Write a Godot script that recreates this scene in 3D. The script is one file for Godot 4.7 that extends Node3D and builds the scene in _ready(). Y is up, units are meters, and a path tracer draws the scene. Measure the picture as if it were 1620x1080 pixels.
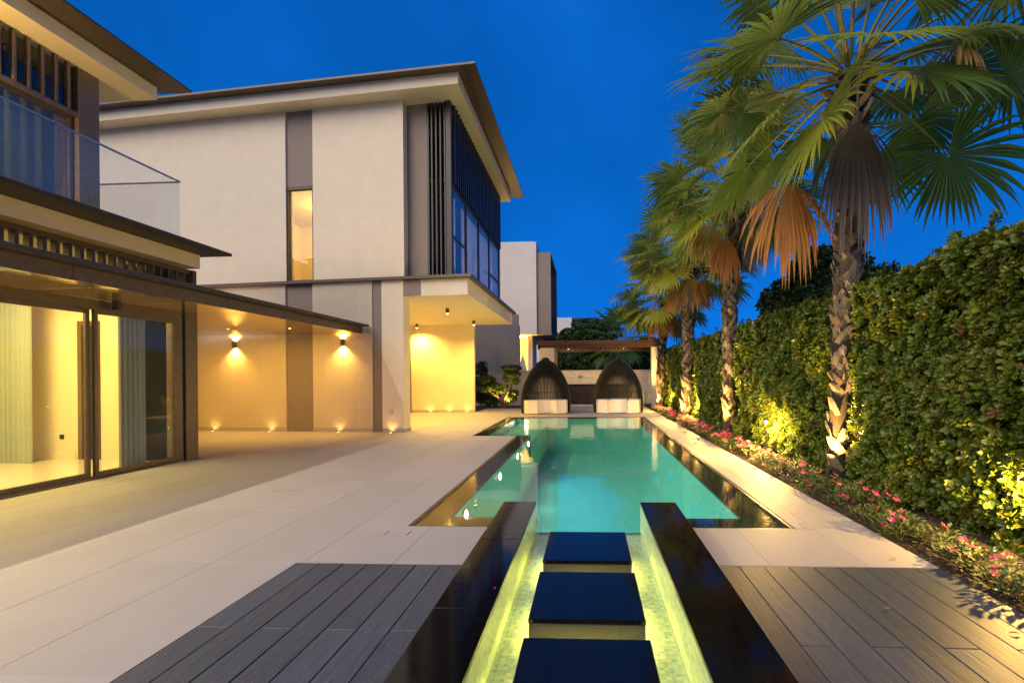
extends Node3D
# A villa garden at dusk: pool with stepping slabs, two house wings on the left, palms and a hedge on the right.

var M := {}
var T := {}
var taken := {}
var rng := RandomNumberGenerator.new()


# ---------------------------------------------------------------- geometry collector
class Shape:
	var v := PackedVector3Array()
	var n := PackedVector3Array()
	var c := PackedColorArray()
	var uv := PackedVector2Array()
	var tint := Color(1, 1, 1)
	var coloured := false

	func tri(a: Vector3, b: Vector3, d: Vector3, na: Vector3, nb: Vector3, nd: Vector3) -> void:
		if ((d - a).cross(b - a)).dot(na + nb + nd) < 0.0:
			v.append(a); v.append(d); v.append(b)
			n.append(na); n.append(nd); n.append(nb)
		else:
			v.append(a); v.append(b); v.append(d)
			n.append(na); n.append(nb); n.append(nd)
		if coloured:
			c.append(tint); c.append(tint); c.append(tint)

	func quad(a: Vector3, b: Vector3, d: Vector3, e: Vector3, away: Vector3) -> void:
		var f := (d - a).cross(e - b).normalized()
		if f.dot(away) < 0.0:
			f = -f
		tri(a, b, d, f, f, f)
		tri(a, d, e, f, f, f)

	func flat(a: Vector3, b: Vector3, d: Vector3, away: Vector3) -> void:
		var f := (b - a).cross(d - a).normalized()
		if f.dot(away) < 0.0:
			f = -f
		tri(a, b, d, f, f, f)

	func hexa(p: Array) -> void:  # corners: bit 0 = x, bit 1 = y, bit 2 = z
		var m := Vector3.ZERO
		for q in p:
			m += q
		m /= 8.0
		for f in [[0, 2, 6, 4], [1, 3, 7, 5], [0, 1, 5, 4], [2, 3, 7, 6], [0, 1, 3, 2], [4, 5, 7, 6]]:
			quad(p[f[0]], p[f[1]], p[f[2]], p[f[3]], (p[f[0]] + p[f[2]]) * 0.5 - m)

	func box(a: Vector3, b: Vector3) -> void:
		var p := []
		for i in 8:
			p.append(Vector3(b.x if i & 1 else a.x, b.y if i & 2 else a.y, b.z if i & 4 else a.z))
		hexa(p)

	func cbox(a: Vector3, b: Vector3, e: float) -> void:  # box with chamfered edges
		var m := (a + b) * 0.5
		var h := (b - a) * 0.5
		h = h.abs()
		e = minf(e, minf(h.x, minf(h.y, h.z)) * 0.9)
		for ax in 3:
			var u := (ax + 1) % 3
			var w := (ax + 2) % 3
			for s in [-1.0, 1.0]:
				var q := []
				for k in [[-1, -1], [1, -1], [1, 1], [-1, 1]]:
					var o := Vector3.ZERO
					o[ax] = s * h[ax]; o[u] = k[0] * (h[u] - e); o[w] = k[1] * (h[w] - e)
					q.append(m + o)
				var dir := Vector3.ZERO
				dir[ax] = s
				quad(q[0], q[1], q[2], q[3], dir)
			for su in [-1.0, 1.0]:
				for sw in [-1.0, 1.0]:
					var q2 := []
					for k in [[-1, 0], [1, 0], [1, 1], [-1, 1]]:
						var o2 := Vector3.ZERO
						o2[ax] = k[0] * (h[ax] - e)
						o2[u] = su * (h[u] - (e if k[1] else 0.0))
						o2[w] = sw * (h[w] - (0.0 if k[1] else e))
						q2.append(m + o2)
					var d2 := Vector3.ZERO
					d2[u] = su; d2[w] = sw
					quad(q2[0], q2[1], q2[2], q2[3], d2)
		for i in 8:
			var s3 := Vector3(1 if i & 1 else -1, 1 if i & 2 else -1, 1 if i & 4 else -1)
			var o3 := []
			for ax in 3:
				var q3 := h - Vector3(e, e, e)
				q3[ax] = h[ax]
				o3.append(m + q3 * s3)
			flat(o3[0], o3[1], o3[2], s3)

	func prism(poly: Array, y0: float, y1: float) -> void:  # poly of Vector2(x, z), convex
		var m := Vector2.ZERO
		for q in poly:
			m += q
		m /= poly.size()
		for i in poly.size():
			var a: Vector2 = poly[i]
			var b: Vector2 = poly[(i + 1) % poly.size()]
			var o := (a + b) * 0.5 - m
			quad(Vector3(a.x, y0, a.y), Vector3(b.x, y0, b.y), Vector3(b.x, y1, b.y), Vector3(a.x, y1, a.y), Vector3(o.x, 0, o.y))
			flat(Vector3(m.x, y1, m.y), Vector3(a.x, y1, a.y), Vector3(b.x, y1, b.y), Vector3.UP)
			flat(Vector3(m.x, y0, m.y), Vector3(a.x, y0, a.y), Vector3(b.x, y0, b.y), Vector3.DOWN)

	func tube(path: Array, radii: Array, sides := 8, caps := true) -> void:
		var rings := []
		var up := Vector3.UP
		for i in path.size():
			var d: Vector3 = (path[mini(i + 1, path.size() - 1)] - path[maxi(i - 1, 0)]).normalized()
			if absf(d.dot(up)) > 0.95:
				up = Vector3.RIGHT if absf(d.x) < 0.9 else Vector3.FORWARD
			var x := d.cross(up).normalized()
			var y := x.cross(d).normalized()
			up = y
			var ring := []
			for k in sides:
				var a := TAU * k / sides
				var o := x * cos(a) + y * sin(a)
				ring.append([path[i] + o * radii[i], o])
			rings.append(ring)
		for i in rings.size() - 1:
			for k in sides:
				var p = rings[i][k]; var q = rings[i][(k + 1) % sides]
				var r = rings[i + 1][(k + 1) % sides]; var s = rings[i + 1][k]
				tri(p[0], q[0], r[0], p[1], q[1], r[1])
				tri(p[0], r[0], s[0], p[1], r[1], s[1])
		if caps:
			for e in [0, rings.size() - 1]:
				var away: Vector3 = path[e] - path[1 if e == 0 else e - 1]
				for k in sides:
					if radii[e] > 0.0005:
						flat(path[e], rings[e][k][0], rings[e][(k + 1) % sides][0], away)

	func lathe(profile: Array, sides := 20, at := Vector3.ZERO) -> void:  # profile of Vector2(radius, y)
		for i in profile.size() - 1:
			var a: Vector2 = profile[i]
			var b: Vector2 = profile[i + 1]
			var t := (b - a)
			if t.length() < 1e-6:
				continue
			for k in sides:
				var u := TAU * k / sides
				var w := TAU * (k + 1) / sides
				var du := Vector3(cos(u), 0, sin(u)); var dw := Vector3(cos(w), 0, sin(w))
				var nu := (du * t.y - Vector3.UP * t.x).normalized(); var nw := (dw * t.y - Vector3.UP * t.x).normalized()
				var p := at + du * a.x + Vector3.UP * a.y; var q := at + dw * a.x + Vector3.UP * a.y
				var r := at + dw * b.x + Vector3.UP * b.y; var s := at + du * b.x + Vector3.UP * b.y
				if a.x > 1e-5:
					tri(p, q, r, nu, nw, nw)
				if b.x > 1e-5:
					tri(p, r, s, nu, nw, nu)

	func disc(m: Vector3, r: float, sides: int, away: Vector3) -> void:
		var x := away.cross(Vector3.RIGHT if absf(away.x) < 0.8 else Vector3.UP).normalized()
		var y := away.cross(x).normalized()
		for k in sides:
			var a := TAU * k / sides; var b := TAU * (k + 1) / sides
			flat(m, m + (x * cos(a) + y * sin(a)) * r, m + (x * cos(b) + y * sin(b)) * r, away)

	func mesh() -> ArrayMesh:
		var a := []
		a.resize(Mesh.ARRAY_MAX)
		a[Mesh.ARRAY_VERTEX] = v
		a[Mesh.ARRAY_NORMAL] = n
		if coloured:
			a[Mesh.ARRAY_COLOR] = c
		if uv.size() == v.size():
			a[Mesh.ARRAY_TEX_UV] = uv
		var m := ArrayMesh.new()
		m.add_surface_from_arrays(Mesh.PRIMITIVE_TRIANGLES, a)
		return m


# ---------------------------------------------------------------- scene helpers
func numbered(called: String) -> String:
	var k: int = taken.get(called, 0)
	taken[called] = k + 1
	return called if k == 0 else "%s_%03d" % [called, k]


func put(m: Mesh, called: String, material: Material, parent: Node3D = null, at := Transform3D()) -> MeshInstance3D:
	var o := MeshInstance3D.new()
	o.mesh = m
	o.material_override = material
	o.transform = at
	if parent:
		o.name = called
		parent.add_child(o, true)
	else:
		o.name = numbered(called)
		add_child(o)
	return o


func build(s: Shape, called: String, material: Material, parent: Node3D = null) -> MeshInstance3D:
	return put(s.mesh(), called, material, parent)


func bx(x0: float, x1: float, y0: float, y1: float, d0: float, d1: float, e := 0.0) -> Shape:  # d = distance ahead of the camera (minus z)
	var s := Shape.new()
	if e > 0.0:
		s.cbox(Vector3(x0, y0, -d1), Vector3(x1, y1, -d0), e)
	else:
		s.box(Vector3(x0, y0, -d1), Vector3(x1, y1, -d0))
	return s


func thing(called: String, label: String, category: String, at := Vector3.ZERO, group := "") -> Node3D:
	var o := Node3D.new()
	o.name = numbered(called)
	add_child(o)
	o.position = at
	return tag(o, label, category, group)


func tag(o: Node3D, label: String, category: String, group := "") -> Node3D:
	o.set_meta("label", label)
	o.set_meta("category", category)
	if group:
		o.set_meta("group", group)
	return o


func setting(o: Node3D, label := "") -> Node3D:
	o.set_meta("kind", "structure")
	if label:
		o.set_meta("label", label)
	return o


func lin(r: float, g: float, b: float) -> Color:
	return Color(r, g, b).linear_to_srgb()


func noise_tex(freq: float, octaves: int, dark: Color, light: Color, seed_ := 1, size := 512, kind := FastNoiseLite.TYPE_SIMPLEX_SMOOTH, lo := 0.0, hi := 1.0) -> NoiseTexture2D:
	var f := FastNoiseLite.new()
	f.seed = seed_
	f.noise_type = kind
	f.frequency = freq
	f.fractal_octaves = octaves
	var t := NoiseTexture2D.new()
	t.width = size
	t.height = size
	t.seamless = true
	t.noise = f
	var g := Gradient.new()
	g.offsets = PackedFloat32Array([lo, hi])
	g.colors = PackedColorArray([dark, light])
	t.color_ramp = g
	return t


func mat(key: String, colour: Color, rough: float, metal := 0.0) -> StandardMaterial3D:
	var m := StandardMaterial3D.new()
	m.resource_name = key
	m.albedo_color = colour
	m.roughness = rough
	m.metallic = metal
	M[key] = m
	return m


func tri_map(m: StandardMaterial3D, scale: Vector3, world := true) -> StandardMaterial3D:
	m.uv1_triplanar = true
	m.uv1_world_triplanar = world
	m.uv1_scale = scale
	m.uv1_triplanar_sharpness = 8.0
	return m


func bump(m: StandardMaterial3D, t: Texture2D, cm: float) -> StandardMaterial3D:
	m.heightmap_enabled = true
	m.heightmap_texture = t
	m.heightmap_scale = cm
	return m


func glow(key: String, colour: Color, energy: float) -> StandardMaterial3D:
	var m := mat(key, Color(0.9, 0.9, 0.9), 0.5)
	m.emission_enabled = true
	m.emission = colour
	m.emission_energy_multiplier = energy
	return m


func spot(parent: Node3D, at: Vector3, towards: Vector3, colour: Color, energy: float, angle := 50.0, size := 0.02, blend := 0.6) -> SpotLight3D:
	var l := SpotLight3D.new()
	l.name = "lamp_light"
	l.light_color = colour
	l.light_energy = energy
	l.spot_angle = angle
	l.spot_angle_attenuation = blend
	l.spot_range = 30.0
	l.spot_attenuation = 2.0
	l.light_size = size
	l.shadow_enabled = true
	parent.add_child(l, true)
	l.position = at
	var up := Vector3.UP if absf(towards.normalized().y) < 0.95 else Vector3.RIGHT
	l.basis = Basis.looking_at(towards, up)
	return l


func omni(parent: Node3D, at: Vector3, colour: Color, energy: float, size := 0.03) -> OmniLight3D:
	var l := OmniLight3D.new()
	l.name = "lamp_light"
	l.light_color = colour
	l.light_energy = energy
	l.omni_range = 30.0
	l.omni_attenuation = 2.0
	l.light_size = size
	l.shadow_enabled = true
	parent.add_child(l, true)
	l.position = at
	return l


func area(parent: Node3D, at: Vector3, towards: Vector3, colour: Color, energy: float, sx: float, sy: float, up := Vector3.FORWARD) -> AreaLight3D:
	var l := AreaLight3D.new()
	l.name = "lamp_light"
	l.light_color = colour
	l.light_energy = energy
	l.area_size = Vector2(sx, sy)
	l.area_range = 30.0
	l.area_normalize_energy = true
	l.shadow_enabled = true
	parent.add_child(l, true)
	l.position = at
	l.basis = Basis.looking_at(towards, up)
	return l


const WARM := Color(1.0, 0.78, 0.40)  # sRGB of the amber garden lamps


func _ready() -> void:
	rng.seed = 7
	stage()
	materials()
	ground()
	pool()
	channel()
	decks()
	house()
	wing()
	neighbours()
	far_end()
	planting_bed()
	hedge()
	palms()
	trees()
	petunias()
	lamps()
	small_things()


func stage() -> void:
	var cam := Camera3D.new()
	cam.name = "camera"
	cam.projection = Camera3D.PROJECTION_FRUSTUM
	cam.near = 0.05
	cam.far = 600.0
	cam.size = 0.05 * 1080.0 / 765.0
	cam.frustum_offset = Vector2(-81.0, 54.0) / 765.0 * 0.05
	var yaw := atan(40.0 / 765.0)
	var roll := deg_to_rad(0.5)
	var fw := Vector3(-sin(yaw), 0, -cos(yaw))
	var r0 := Vector3(cos(yaw), 0, -sin(yaw))
	cam.transform = Transform3D(Basis(r0 * cos(roll) - Vector3.UP * sin(roll), Vector3.UP * cos(roll) + r0 * sin(roll), -fw), Vector3(0, 1.4, 0))
	add_child(cam)
	cam.current = true
	var env := Environment.new()
	env.background_mode = Environment.BG_SKY
	var sky_mat := ProceduralSkyMaterial.new()
	sky_mat.sky_top_color = lin(0.001, 0.072, 0.34)
	sky_mat.sky_horizon_color = lin(0.0015, 0.140, 0.575)
	sky_mat.sky_curve = 0.40
	sky_mat.ground_bottom_color = lin(0.02, 0.03, 0.05)
	sky_mat.ground_horizon_color = lin(0.02, 0.06, 0.16)
	sky_mat.sun_angle_max = 1.0
	# thin veils of dusk cloud
	var veil := FastNoiseLite.new()
	veil.seed = 11
	veil.frequency = 0.006
	veil.fractal_octaves = 5
	var cover := NoiseTexture2D.new()
	cover.width = 1024
	cover.height = 512
	cover.seamless = true
	cover.noise = veil
	var thin := Gradient.new()
	thin.offsets = PackedFloat32Array([0.45, 0.9])
	thin.colors = PackedColorArray([Color(0.12, 0.40, 0.66, 0.0), Color(0.14, 0.42, 0.66, 0.42)])
	cover.color_ramp = thin
	sky_mat.sky_cover = cover
	sky_mat.sky_cover_modulate = Color(0.6, 0.8, 1.0)
	var sky := Sky.new()
	sky.sky_material = sky_mat
	env.sky = sky
	env.tonemap_mode = Environment.TONE_MAPPER_LINEAR
	env.tonemap_exposure = 1.1
	env.sdfgi_enabled = true
	env.ssao_enabled = true
	env.ssil_enabled = true
	var we := WorldEnvironment.new()
	we.name = "environment"
	we.environment = env
	add_child(we)
	# what is left of the sunset behind the camera: faint, broad and warm
	var sun := DirectionalLight3D.new()
	sun.name = "afterglow"
	sun.light_color = Color(1.0, 0.915, 0.80)
	sun.light_energy = 0.95
	sun.light_angular_distance = 50.0
	sun.shadow_enabled = true
	sun.sky_mode = DirectionalLight3D.SKY_MODE_LIGHT_ONLY
	add_child(sun)
	sun.basis = Basis.looking_at(Vector3(0.46, -0.60, -0.72), Vector3.UP)


func mosaic(size: int, tiles: int, colours: Array, grout: Color, seed_: int) -> ImageTexture:
	var r := RandomNumberGenerator.new()
	r.seed = seed_
	var im := Image.create(size, size, false, Image.FORMAT_RGB8)
	im.fill(grout)
	var step := size / tiles
	for i in tiles:
		for j in tiles:
			var c: Color = colours[r.randi() % colours.size()]
			var k := r.randf_range(0.86, 1.1)
			im.fill_rect(Rect2i(i * step, j * step, step - 2, step - 2), Color(c.r * k, c.g * k, c.b * k))
	return ImageTexture.create_from_image(im)


func stacked_stone(size: int, relief: bool, seed_: int) -> ImageTexture:
	var r := RandomNumberGenerator.new()
	r.seed = seed_
	var im := Image.create(size, size, false, Image.FORMAT_RGB8)
	im.fill(Color(0, 0, 0) if relief else lin(0.34, 0.30, 0.26))
	var y := 0
	while y < size:
		var h := [10, 13, 16, 22][r.randi() % 4] as int
		h = mini(h, size - y)
		var x := 0
		while x < size:
			var w := mini(r.randi_range(50, 150), size - x)
			var t := r.randf()
			var k := r.randf_range(0.45, 0.66)
			im.fill_rect(Rect2i(x, y, w - 1, h - 1), Color(0.35 + 0.65 * t, 0, 0) if relief else lin(k, k * 0.92, k * 0.82))
			x += w
		y += h
	return ImageTexture.create_from_image(im)


func grain_tex(w: int, h: int, dark: Color, light: Color, seed_: int) -> ImageTexture:  # long fibres along v
	var f := FastNoiseLite.new()
	f.seed = seed_
	f.frequency = 0.02
	f.fractal_octaves = 3
	var g := FastNoiseLite.new()
	g.seed = seed_ + 5
	g.frequency = 0.012
	var im := Image.create(w, h, false, Image.FORMAT_RGB8)
	for y in h:
		for x in w:
			var px := cos(TAU * x / w) * w / TAU
			var pz := sin(TAU * x / w) * w / TAU
			var ty := TAU * y / h
			var fine := f.get_noise_3d(px * 9.0, pz * 9.0, sin(ty) * h * 0.10 + cos(ty) * h * 0.07)
			var ring := sin((g.get_noise_3d(px * 1.6, pz * 1.6, cos(ty) * h * 0.12)) * 42.0)
			var k := clampf(0.5 + 0.55 * fine + 0.16 * ring, 0.0, 1.0)
			im.set_pixel(x, y, dark.lerp(light, k))
	return ImageTexture.create_from_image(im)


func materials() -> void:
	T.fine = noise_tex(0.09, 4, Color(0, 0, 0), Color(1, 1, 1), 3)
	T.stucco = noise_tex(0.14, 3, Color(0, 0, 0), Color(1, 1, 1), 4)
	T.cloud = noise_tex(0.008, 5, Color(0.97, 0.968, 0.965), Color(1, 1, 1), 5)
	T.blotch = noise_tex(0.02, 4, Color(0.80, 0.79, 0.77), Color(1, 1, 1), 6)
	T.speck = noise_tex(0.35, 2, Color(0.30, 0.30, 0.32), Color(1, 1, 1), 8, 512, FastNoiseLite.TYPE_SIMPLEX, 0.62, 0.85)
	T.fibre = grain_tex(256, 512, Color(0.62, 0.62, 0.62), Color(1, 1, 1), 12)
	T.fibre_relief = grain_tex(256, 512, Color(0, 0, 0), Color(1, 1, 1), 12)
	T.ripple = noise_tex(0.012, 3, Color(0, 0, 0), Color(1, 1, 1), 15)
	T.soil = noise_tex(0.08, 5, Color(0.35, 0.33, 0.3), Color(1, 1, 1), 17)

	var m := tri_map(mat("cream_stucco", lin(0.78, 0.70, 0.54), 0.9), Vector3(0.5, 0.5, 0.5))
	m.albedo_texture = T.cloud
	bump(m, T.stucco, 0.35)
	m = tri_map(mat("textured_stucco", lin(0.74, 0.66, 0.52), 0.92), Vector3(1.1, 2.2, 1.1))
	m.albedo_texture = T.cloud
	bump(m, T.stucco, 1.1)
	m = tri_map(mat("taupe_stucco", lin(0.27, 0.225, 0.19), 0.9), Vector3(0.6, 0.6, 0.6))
	m.albedo_texture = T.cloud
	bump(m, T.stucco, 0.3)
	m = tri_map(mat("grey_stucco", lin(0.26, 0.235, 0.22), 0.9), Vector3(0.4, 0.4, 0.4))
	m.albedo_texture = T.cloud
	m = tri_map(mat("white_stucco", lin(0.66, 0.63, 0.58), 0.9), Vector3(0.3, 0.3, 0.3))
	m.albedo_texture = T.cloud
	m = tri_map(mat("bronze_metal", lin(0.125, 0.098, 0.078), 0.42, 0.25), Vector3(1, 1, 1))
	m.albedo_texture = T.blotch
	m = tri_map(mat("dark_metal", lin(0.055, 0.050, 0.050), 0.45, 0.2), Vector3(1, 1, 1))
	m.albedo_texture = T.blotch
	m = tri_map(mat("polished_soffit", lin(0.60, 0.44, 0.27), 0.09, 0.75), Vector3(0.7, 0.7, 0.7))
	m.albedo_texture = T.blotch
	bump(m, T.ripple, 0.12)
	m = tri_map(mat("warm_bronze", lin(0.21, 0.155, 0.115), 0.4, 0.2), Vector3(1, 1, 1))
	m.albedo_texture = T.blotch
	m = mat("matte_black", lin(0.008, 0.008, 0.008), 1.0)
	m.metallic_specular = 0.05
	mat("dark_curtain", lin(0.05, 0.07, 0.08), 0.9)
	mat("black_frame", lin(0.012, 0.012, 0.013), 0.4)
	m = mat("steel", lin(0.55, 0.54, 0.52), 0.28, 1.0)
	m = tri_map(mat("paving", lin(0.45, 0.415, 0.385), 0.62), Vector3(0.33, 0.33, 0.33))
	m.albedo_texture = T.cloud
	bump(m, T.fine, 0.06)
	for k in 3:
		var w := [1.0, 0.97, 1.025][k] as float
		m = M.paving.duplicate()
		m.albedo_color = lin(0.365 * w, 0.348 * w, 0.348 * w * (0.985 if k == 1 else 1.0))
		m.uv1_offset = Vector3(0.37 * k, 0.11 * k, 0.23 * k)
		M["paving%d" % k] = m
	for k in 3:
		var w := [0.094, 0.084, 0.104][k] as float
		m = tri_map(mat("deck%d" % k, lin(w * 0.74, w * 1.0, w * 1.42), 0.52), Vector3(2.2, 2.2, 0.45))
		m.uv1_offset = Vector3(0.13 * k, 0, 0.31 * k)
		m.albedo_texture = T.fibre
		bump(m, T.fibre_relief, 0.14)
	m = tri_map(mat("black_granite", lin(0.026, 0.024, 0.023), 0.16), Vector3(2.5, 2.5, 2.5))
	m.albedo_texture = T.speck
	m.roughness_texture = noise_tex(0.01, 5, Color(0.32, 0.32, 0.32), Color(0.85, 0.85, 0.85), 31)
	m.roughness_texture_channel = BaseMaterial3D.TEXTURE_CHANNEL_RED
	m.metallic_specular = 0.34
	m = tri_map(mat("flamed_granite", lin(0.20, 0.185, 0.16), 0.55), Vector3(3.5, 3.5, 3.5))
	m.albedo_texture = T.speck
	m = tri_map(mat("pool_tile", lin(0.07, 0.50, 0.43), 0.35), Vector3(1.25, 1.25, 1.25))
	m.albedo_texture = mosaic(512, 32, [lin(0.75, 0.92, 0.92), lin(0.85, 1.0, 1.0), lin(0.9, 0.97, 0.92)], lin(0.8, 0.9, 0.9), 3)
	m = tri_map(mat("channel_tile", lin(0.46, 0.60, 0.40), 0.3), Vector3(1.25, 1.25, 1.25))
	m.albedo_texture = mosaic(512, 32, [lin(0.62, 0.78, 0.74), lin(0.85, 0.95, 0.85), lin(0.95, 1.0, 0.85), lin(0.75, 0.82, 0.66)], lin(0.9, 0.9, 0.8), 4)
	m = mat("water", Color(0.85, 0.97, 0.97, 0.02), 0.03)
	m.transparency = BaseMaterial3D.TRANSPARENCY_ALPHA
	m.metallic_specular = 0.46
	tri_map(m, Vector3(0.35, 0.35, 0.35))
	bump(m, T.ripple, 0.12)
	m = mat("glass", Color(0.9, 0.95, 0.95, 0.03), 0.0)
	m.transparency = BaseMaterial3D.TRANSPARENCY_ALPHA
	m.metallic_specular = 0.5
	m = mat("balustrade_glass", Color(0.55, 0.78, 0.84, 0.13), 0.0)
	m.transparency = BaseMaterial3D.TRANSPARENCY_ALPHA
	m.metallic_specular = 0.6
	m = mat("mirror_glass", Color(0.03, 0.05, 0.07, 0.55), 0.0)
	m.transparency = BaseMaterial3D.TRANSPARENCY_ALPHA
	m.metallic_specular = 0.5
	m = tri_map(mat("soil", lin(0.075, 0.05, 0.032), 0.95), Vector3(1.4, 1.4, 1.4))
	m.albedo_texture = T.soil
	bump(m, T.soil, 2.5)
	m = tri_map(mat("earth", lin(0.16, 0.13, 0.10), 0.95), Vector3(0.2, 0.2, 0.2))
	m.albedo_texture = T.soil
	m = tri_map(mat("stone_cladding", lin(1, 1, 1), 0.85), Vector3(0.55, 0.55, 0.55))
	m.albedo_texture = stacked_stone(1024, false, 5)
	bump(m, stacked_stone(1024, true, 5), 3.0)
	m = mat("cushion", lin(0.74, 0.70, 0.65), 0.9)
	m.rim_enabled = true
	m.rim = 0.3
	tri_map(m, Vector3(6, 6, 6))
	bump(m, T.fine, 0.1)
	mat("rope", lin(0.010, 0.012, 0.016), 0.6)
	m = tri_map(mat("rust_timber", lin(0.085, 0.036, 0.02), 0.6), Vector3(0.5, 3, 3))
	m.albedo_texture = T.blotch
	m = tri_map(mat("dark_wood", lin(0.022, 0.014, 0.010), 0.35), Vector3(2, 0.5, 2))
	m.albedo_texture = T.blotch
	m = tri_map(mat("marble_floor", lin(0.60, 0.54, 0.44), 0.07), Vector3(0.4, 0.4, 0.4))
	m.albedo_texture = T.cloud
	m = mat("interior_paint", lin(0.62, 0.52, 0.36), 0.85)
	m = mat("interior_wood", lin(0.12, 0.07, 0.035), 0.45)
	m = mat("curtain", lin(0.27, 0.30, 0.25), 0.9)
	m.rim_enabled = true
	m.rim = 0.3
	m = mat("sheer_curtain", lin(0.70, 0.69, 0.72), 0.9)
	mat("black_plastic", lin(0.015, 0.015, 0.015), 0.45)
	mat("white_plastic", lin(0.6, 0.57, 0.52), 0.5)
	# plants
	m = mat("hedge_leaf", lin(1, 1, 1), 0.42)
	m.vertex_color_use_as_albedo = true
	m.backlight_enabled = true
	m.backlight = lin(0.5, 0.5, 0.08)
	m = mat("tree_leaf", lin(1, 1, 1), 0.55)
	m.vertex_color_use_as_albedo = true
	m.backlight_enabled = true
	m.backlight = lin(0.25, 0.3, 0.1)
	for k in 3:
		var g := [lin(0.024, 0.076, 0.010), lin(0.034, 0.090, 0.012), lin(0.052, 0.098, 0.012)][k] as Color
		m = mat("palm_leaf%d" % k, g, 0.45)
		m.backlight_enabled = true
		m.backlight = lin(0.25, 0.3, 0.05)
	m = mat("dead_leaf0", lin(0.33, 0.135, 0.025), 0.8)
	m.backlight_enabled = true
	m.backlight = lin(0.3, 0.2, 0.08)
	m = mat("dead_leaf1", lin(0.145, 0.112, 0.085), 0.85)
	m = mat("dead_leaf2", lin(0.30, 0.20, 0.065), 0.8)
	m.backlight_enabled = true
	m.backlight = lin(0.3, 0.22, 0.08)
	mat("petiole", lin(0.14, 0.15, 0.04), 0.5)
	mat("dead_petiole", lin(0.26, 0.17, 0.07), 0.7)
	for k in 3:
		var g2 := [lin(0.20, 0.155, 0.11), lin(0.27, 0.215, 0.15), lin(0.13, 0.09, 0.058)][k] as Color
		m = tri_map(mat("leaf_base%d" % k, g2, 0.9), Vector3(4, 1.2, 4))
		m.albedo_texture = T.fibre
		bump(m, T.fibre_relief, 0.5)
	m = tri_map(mat("palm_bark", lin(0.105, 0.075, 0.052), 0.95), Vector3(3, 5, 3))
	m.albedo_texture = T.soil
	bump(m, T.soil, 3.0)
	m = tri_map(mat("tree_bark", lin(0.20, 0.15, 0.11), 0.9), Vector3(4, 2, 4))
	m.albedo_texture = T.soil
	bump(m, T.soil, 1.5)
	for k in 4:
		var p := [lin(0.58, 0.06, 0.14), lin(0.50, 0.02, 0.13), lin(0.62, 0.14, 0.18), lin(0.38, 0.02, 0.18)][k] as Color
		m = mat("petal%d" % k, p, 0.6)
		m.backlight_enabled = true
		m.backlight = lin(0.4, 0.15, 0.2)
	mat("flower_heart", lin(0.65, 0.50, 0.15), 0.7)
	glow("bulb", Color(1.0, 0.86, 0.58), 9.0)
	glow("led", Color(1.0, 0.84, 0.42), 3.0)
	glow("pool_bulb", Color(1.0, 0.93, 0.72), 30.0)
	glow("ceiling_panel", Color(1.0, 0.88, 0.62), 1.6)


# ---------------------------------------------------------------- ground, paving, pool
func without(rects: Array, hole: Rect2) -> Array:  # rects in (x, d)
	var out := []
	for r in rects:
		if not (r as Rect2).intersects(hole):
			out.append(r)
			continue
		var a: Vector2 = r.position
		var b: Vector2 = r.end
		var h := (r as Rect2).intersection(hole)
		var p := h.position
		var q := h.end
		if p.y > a.y: out.append(Rect2(a.x, a.y, b.x - a.x, p.y - a.y))
		if q.y < b.y: out.append(Rect2(a.x, q.y, b.x - a.x, b.y - q.y))
		if p.x > a.x: out.append(Rect2(a.x, p.y, p.x - a.x, q.y - p.y))
		if q.x < b.x: out.append(Rect2(q.x, p.y, b.x - q.x, q.y - p.y))
	return out


func span(x0: float, x1: float, d0: float, d1: float) -> Rect2:
	return Rect2(x0, d0, x1 - x0, d1 - d0)


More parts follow.
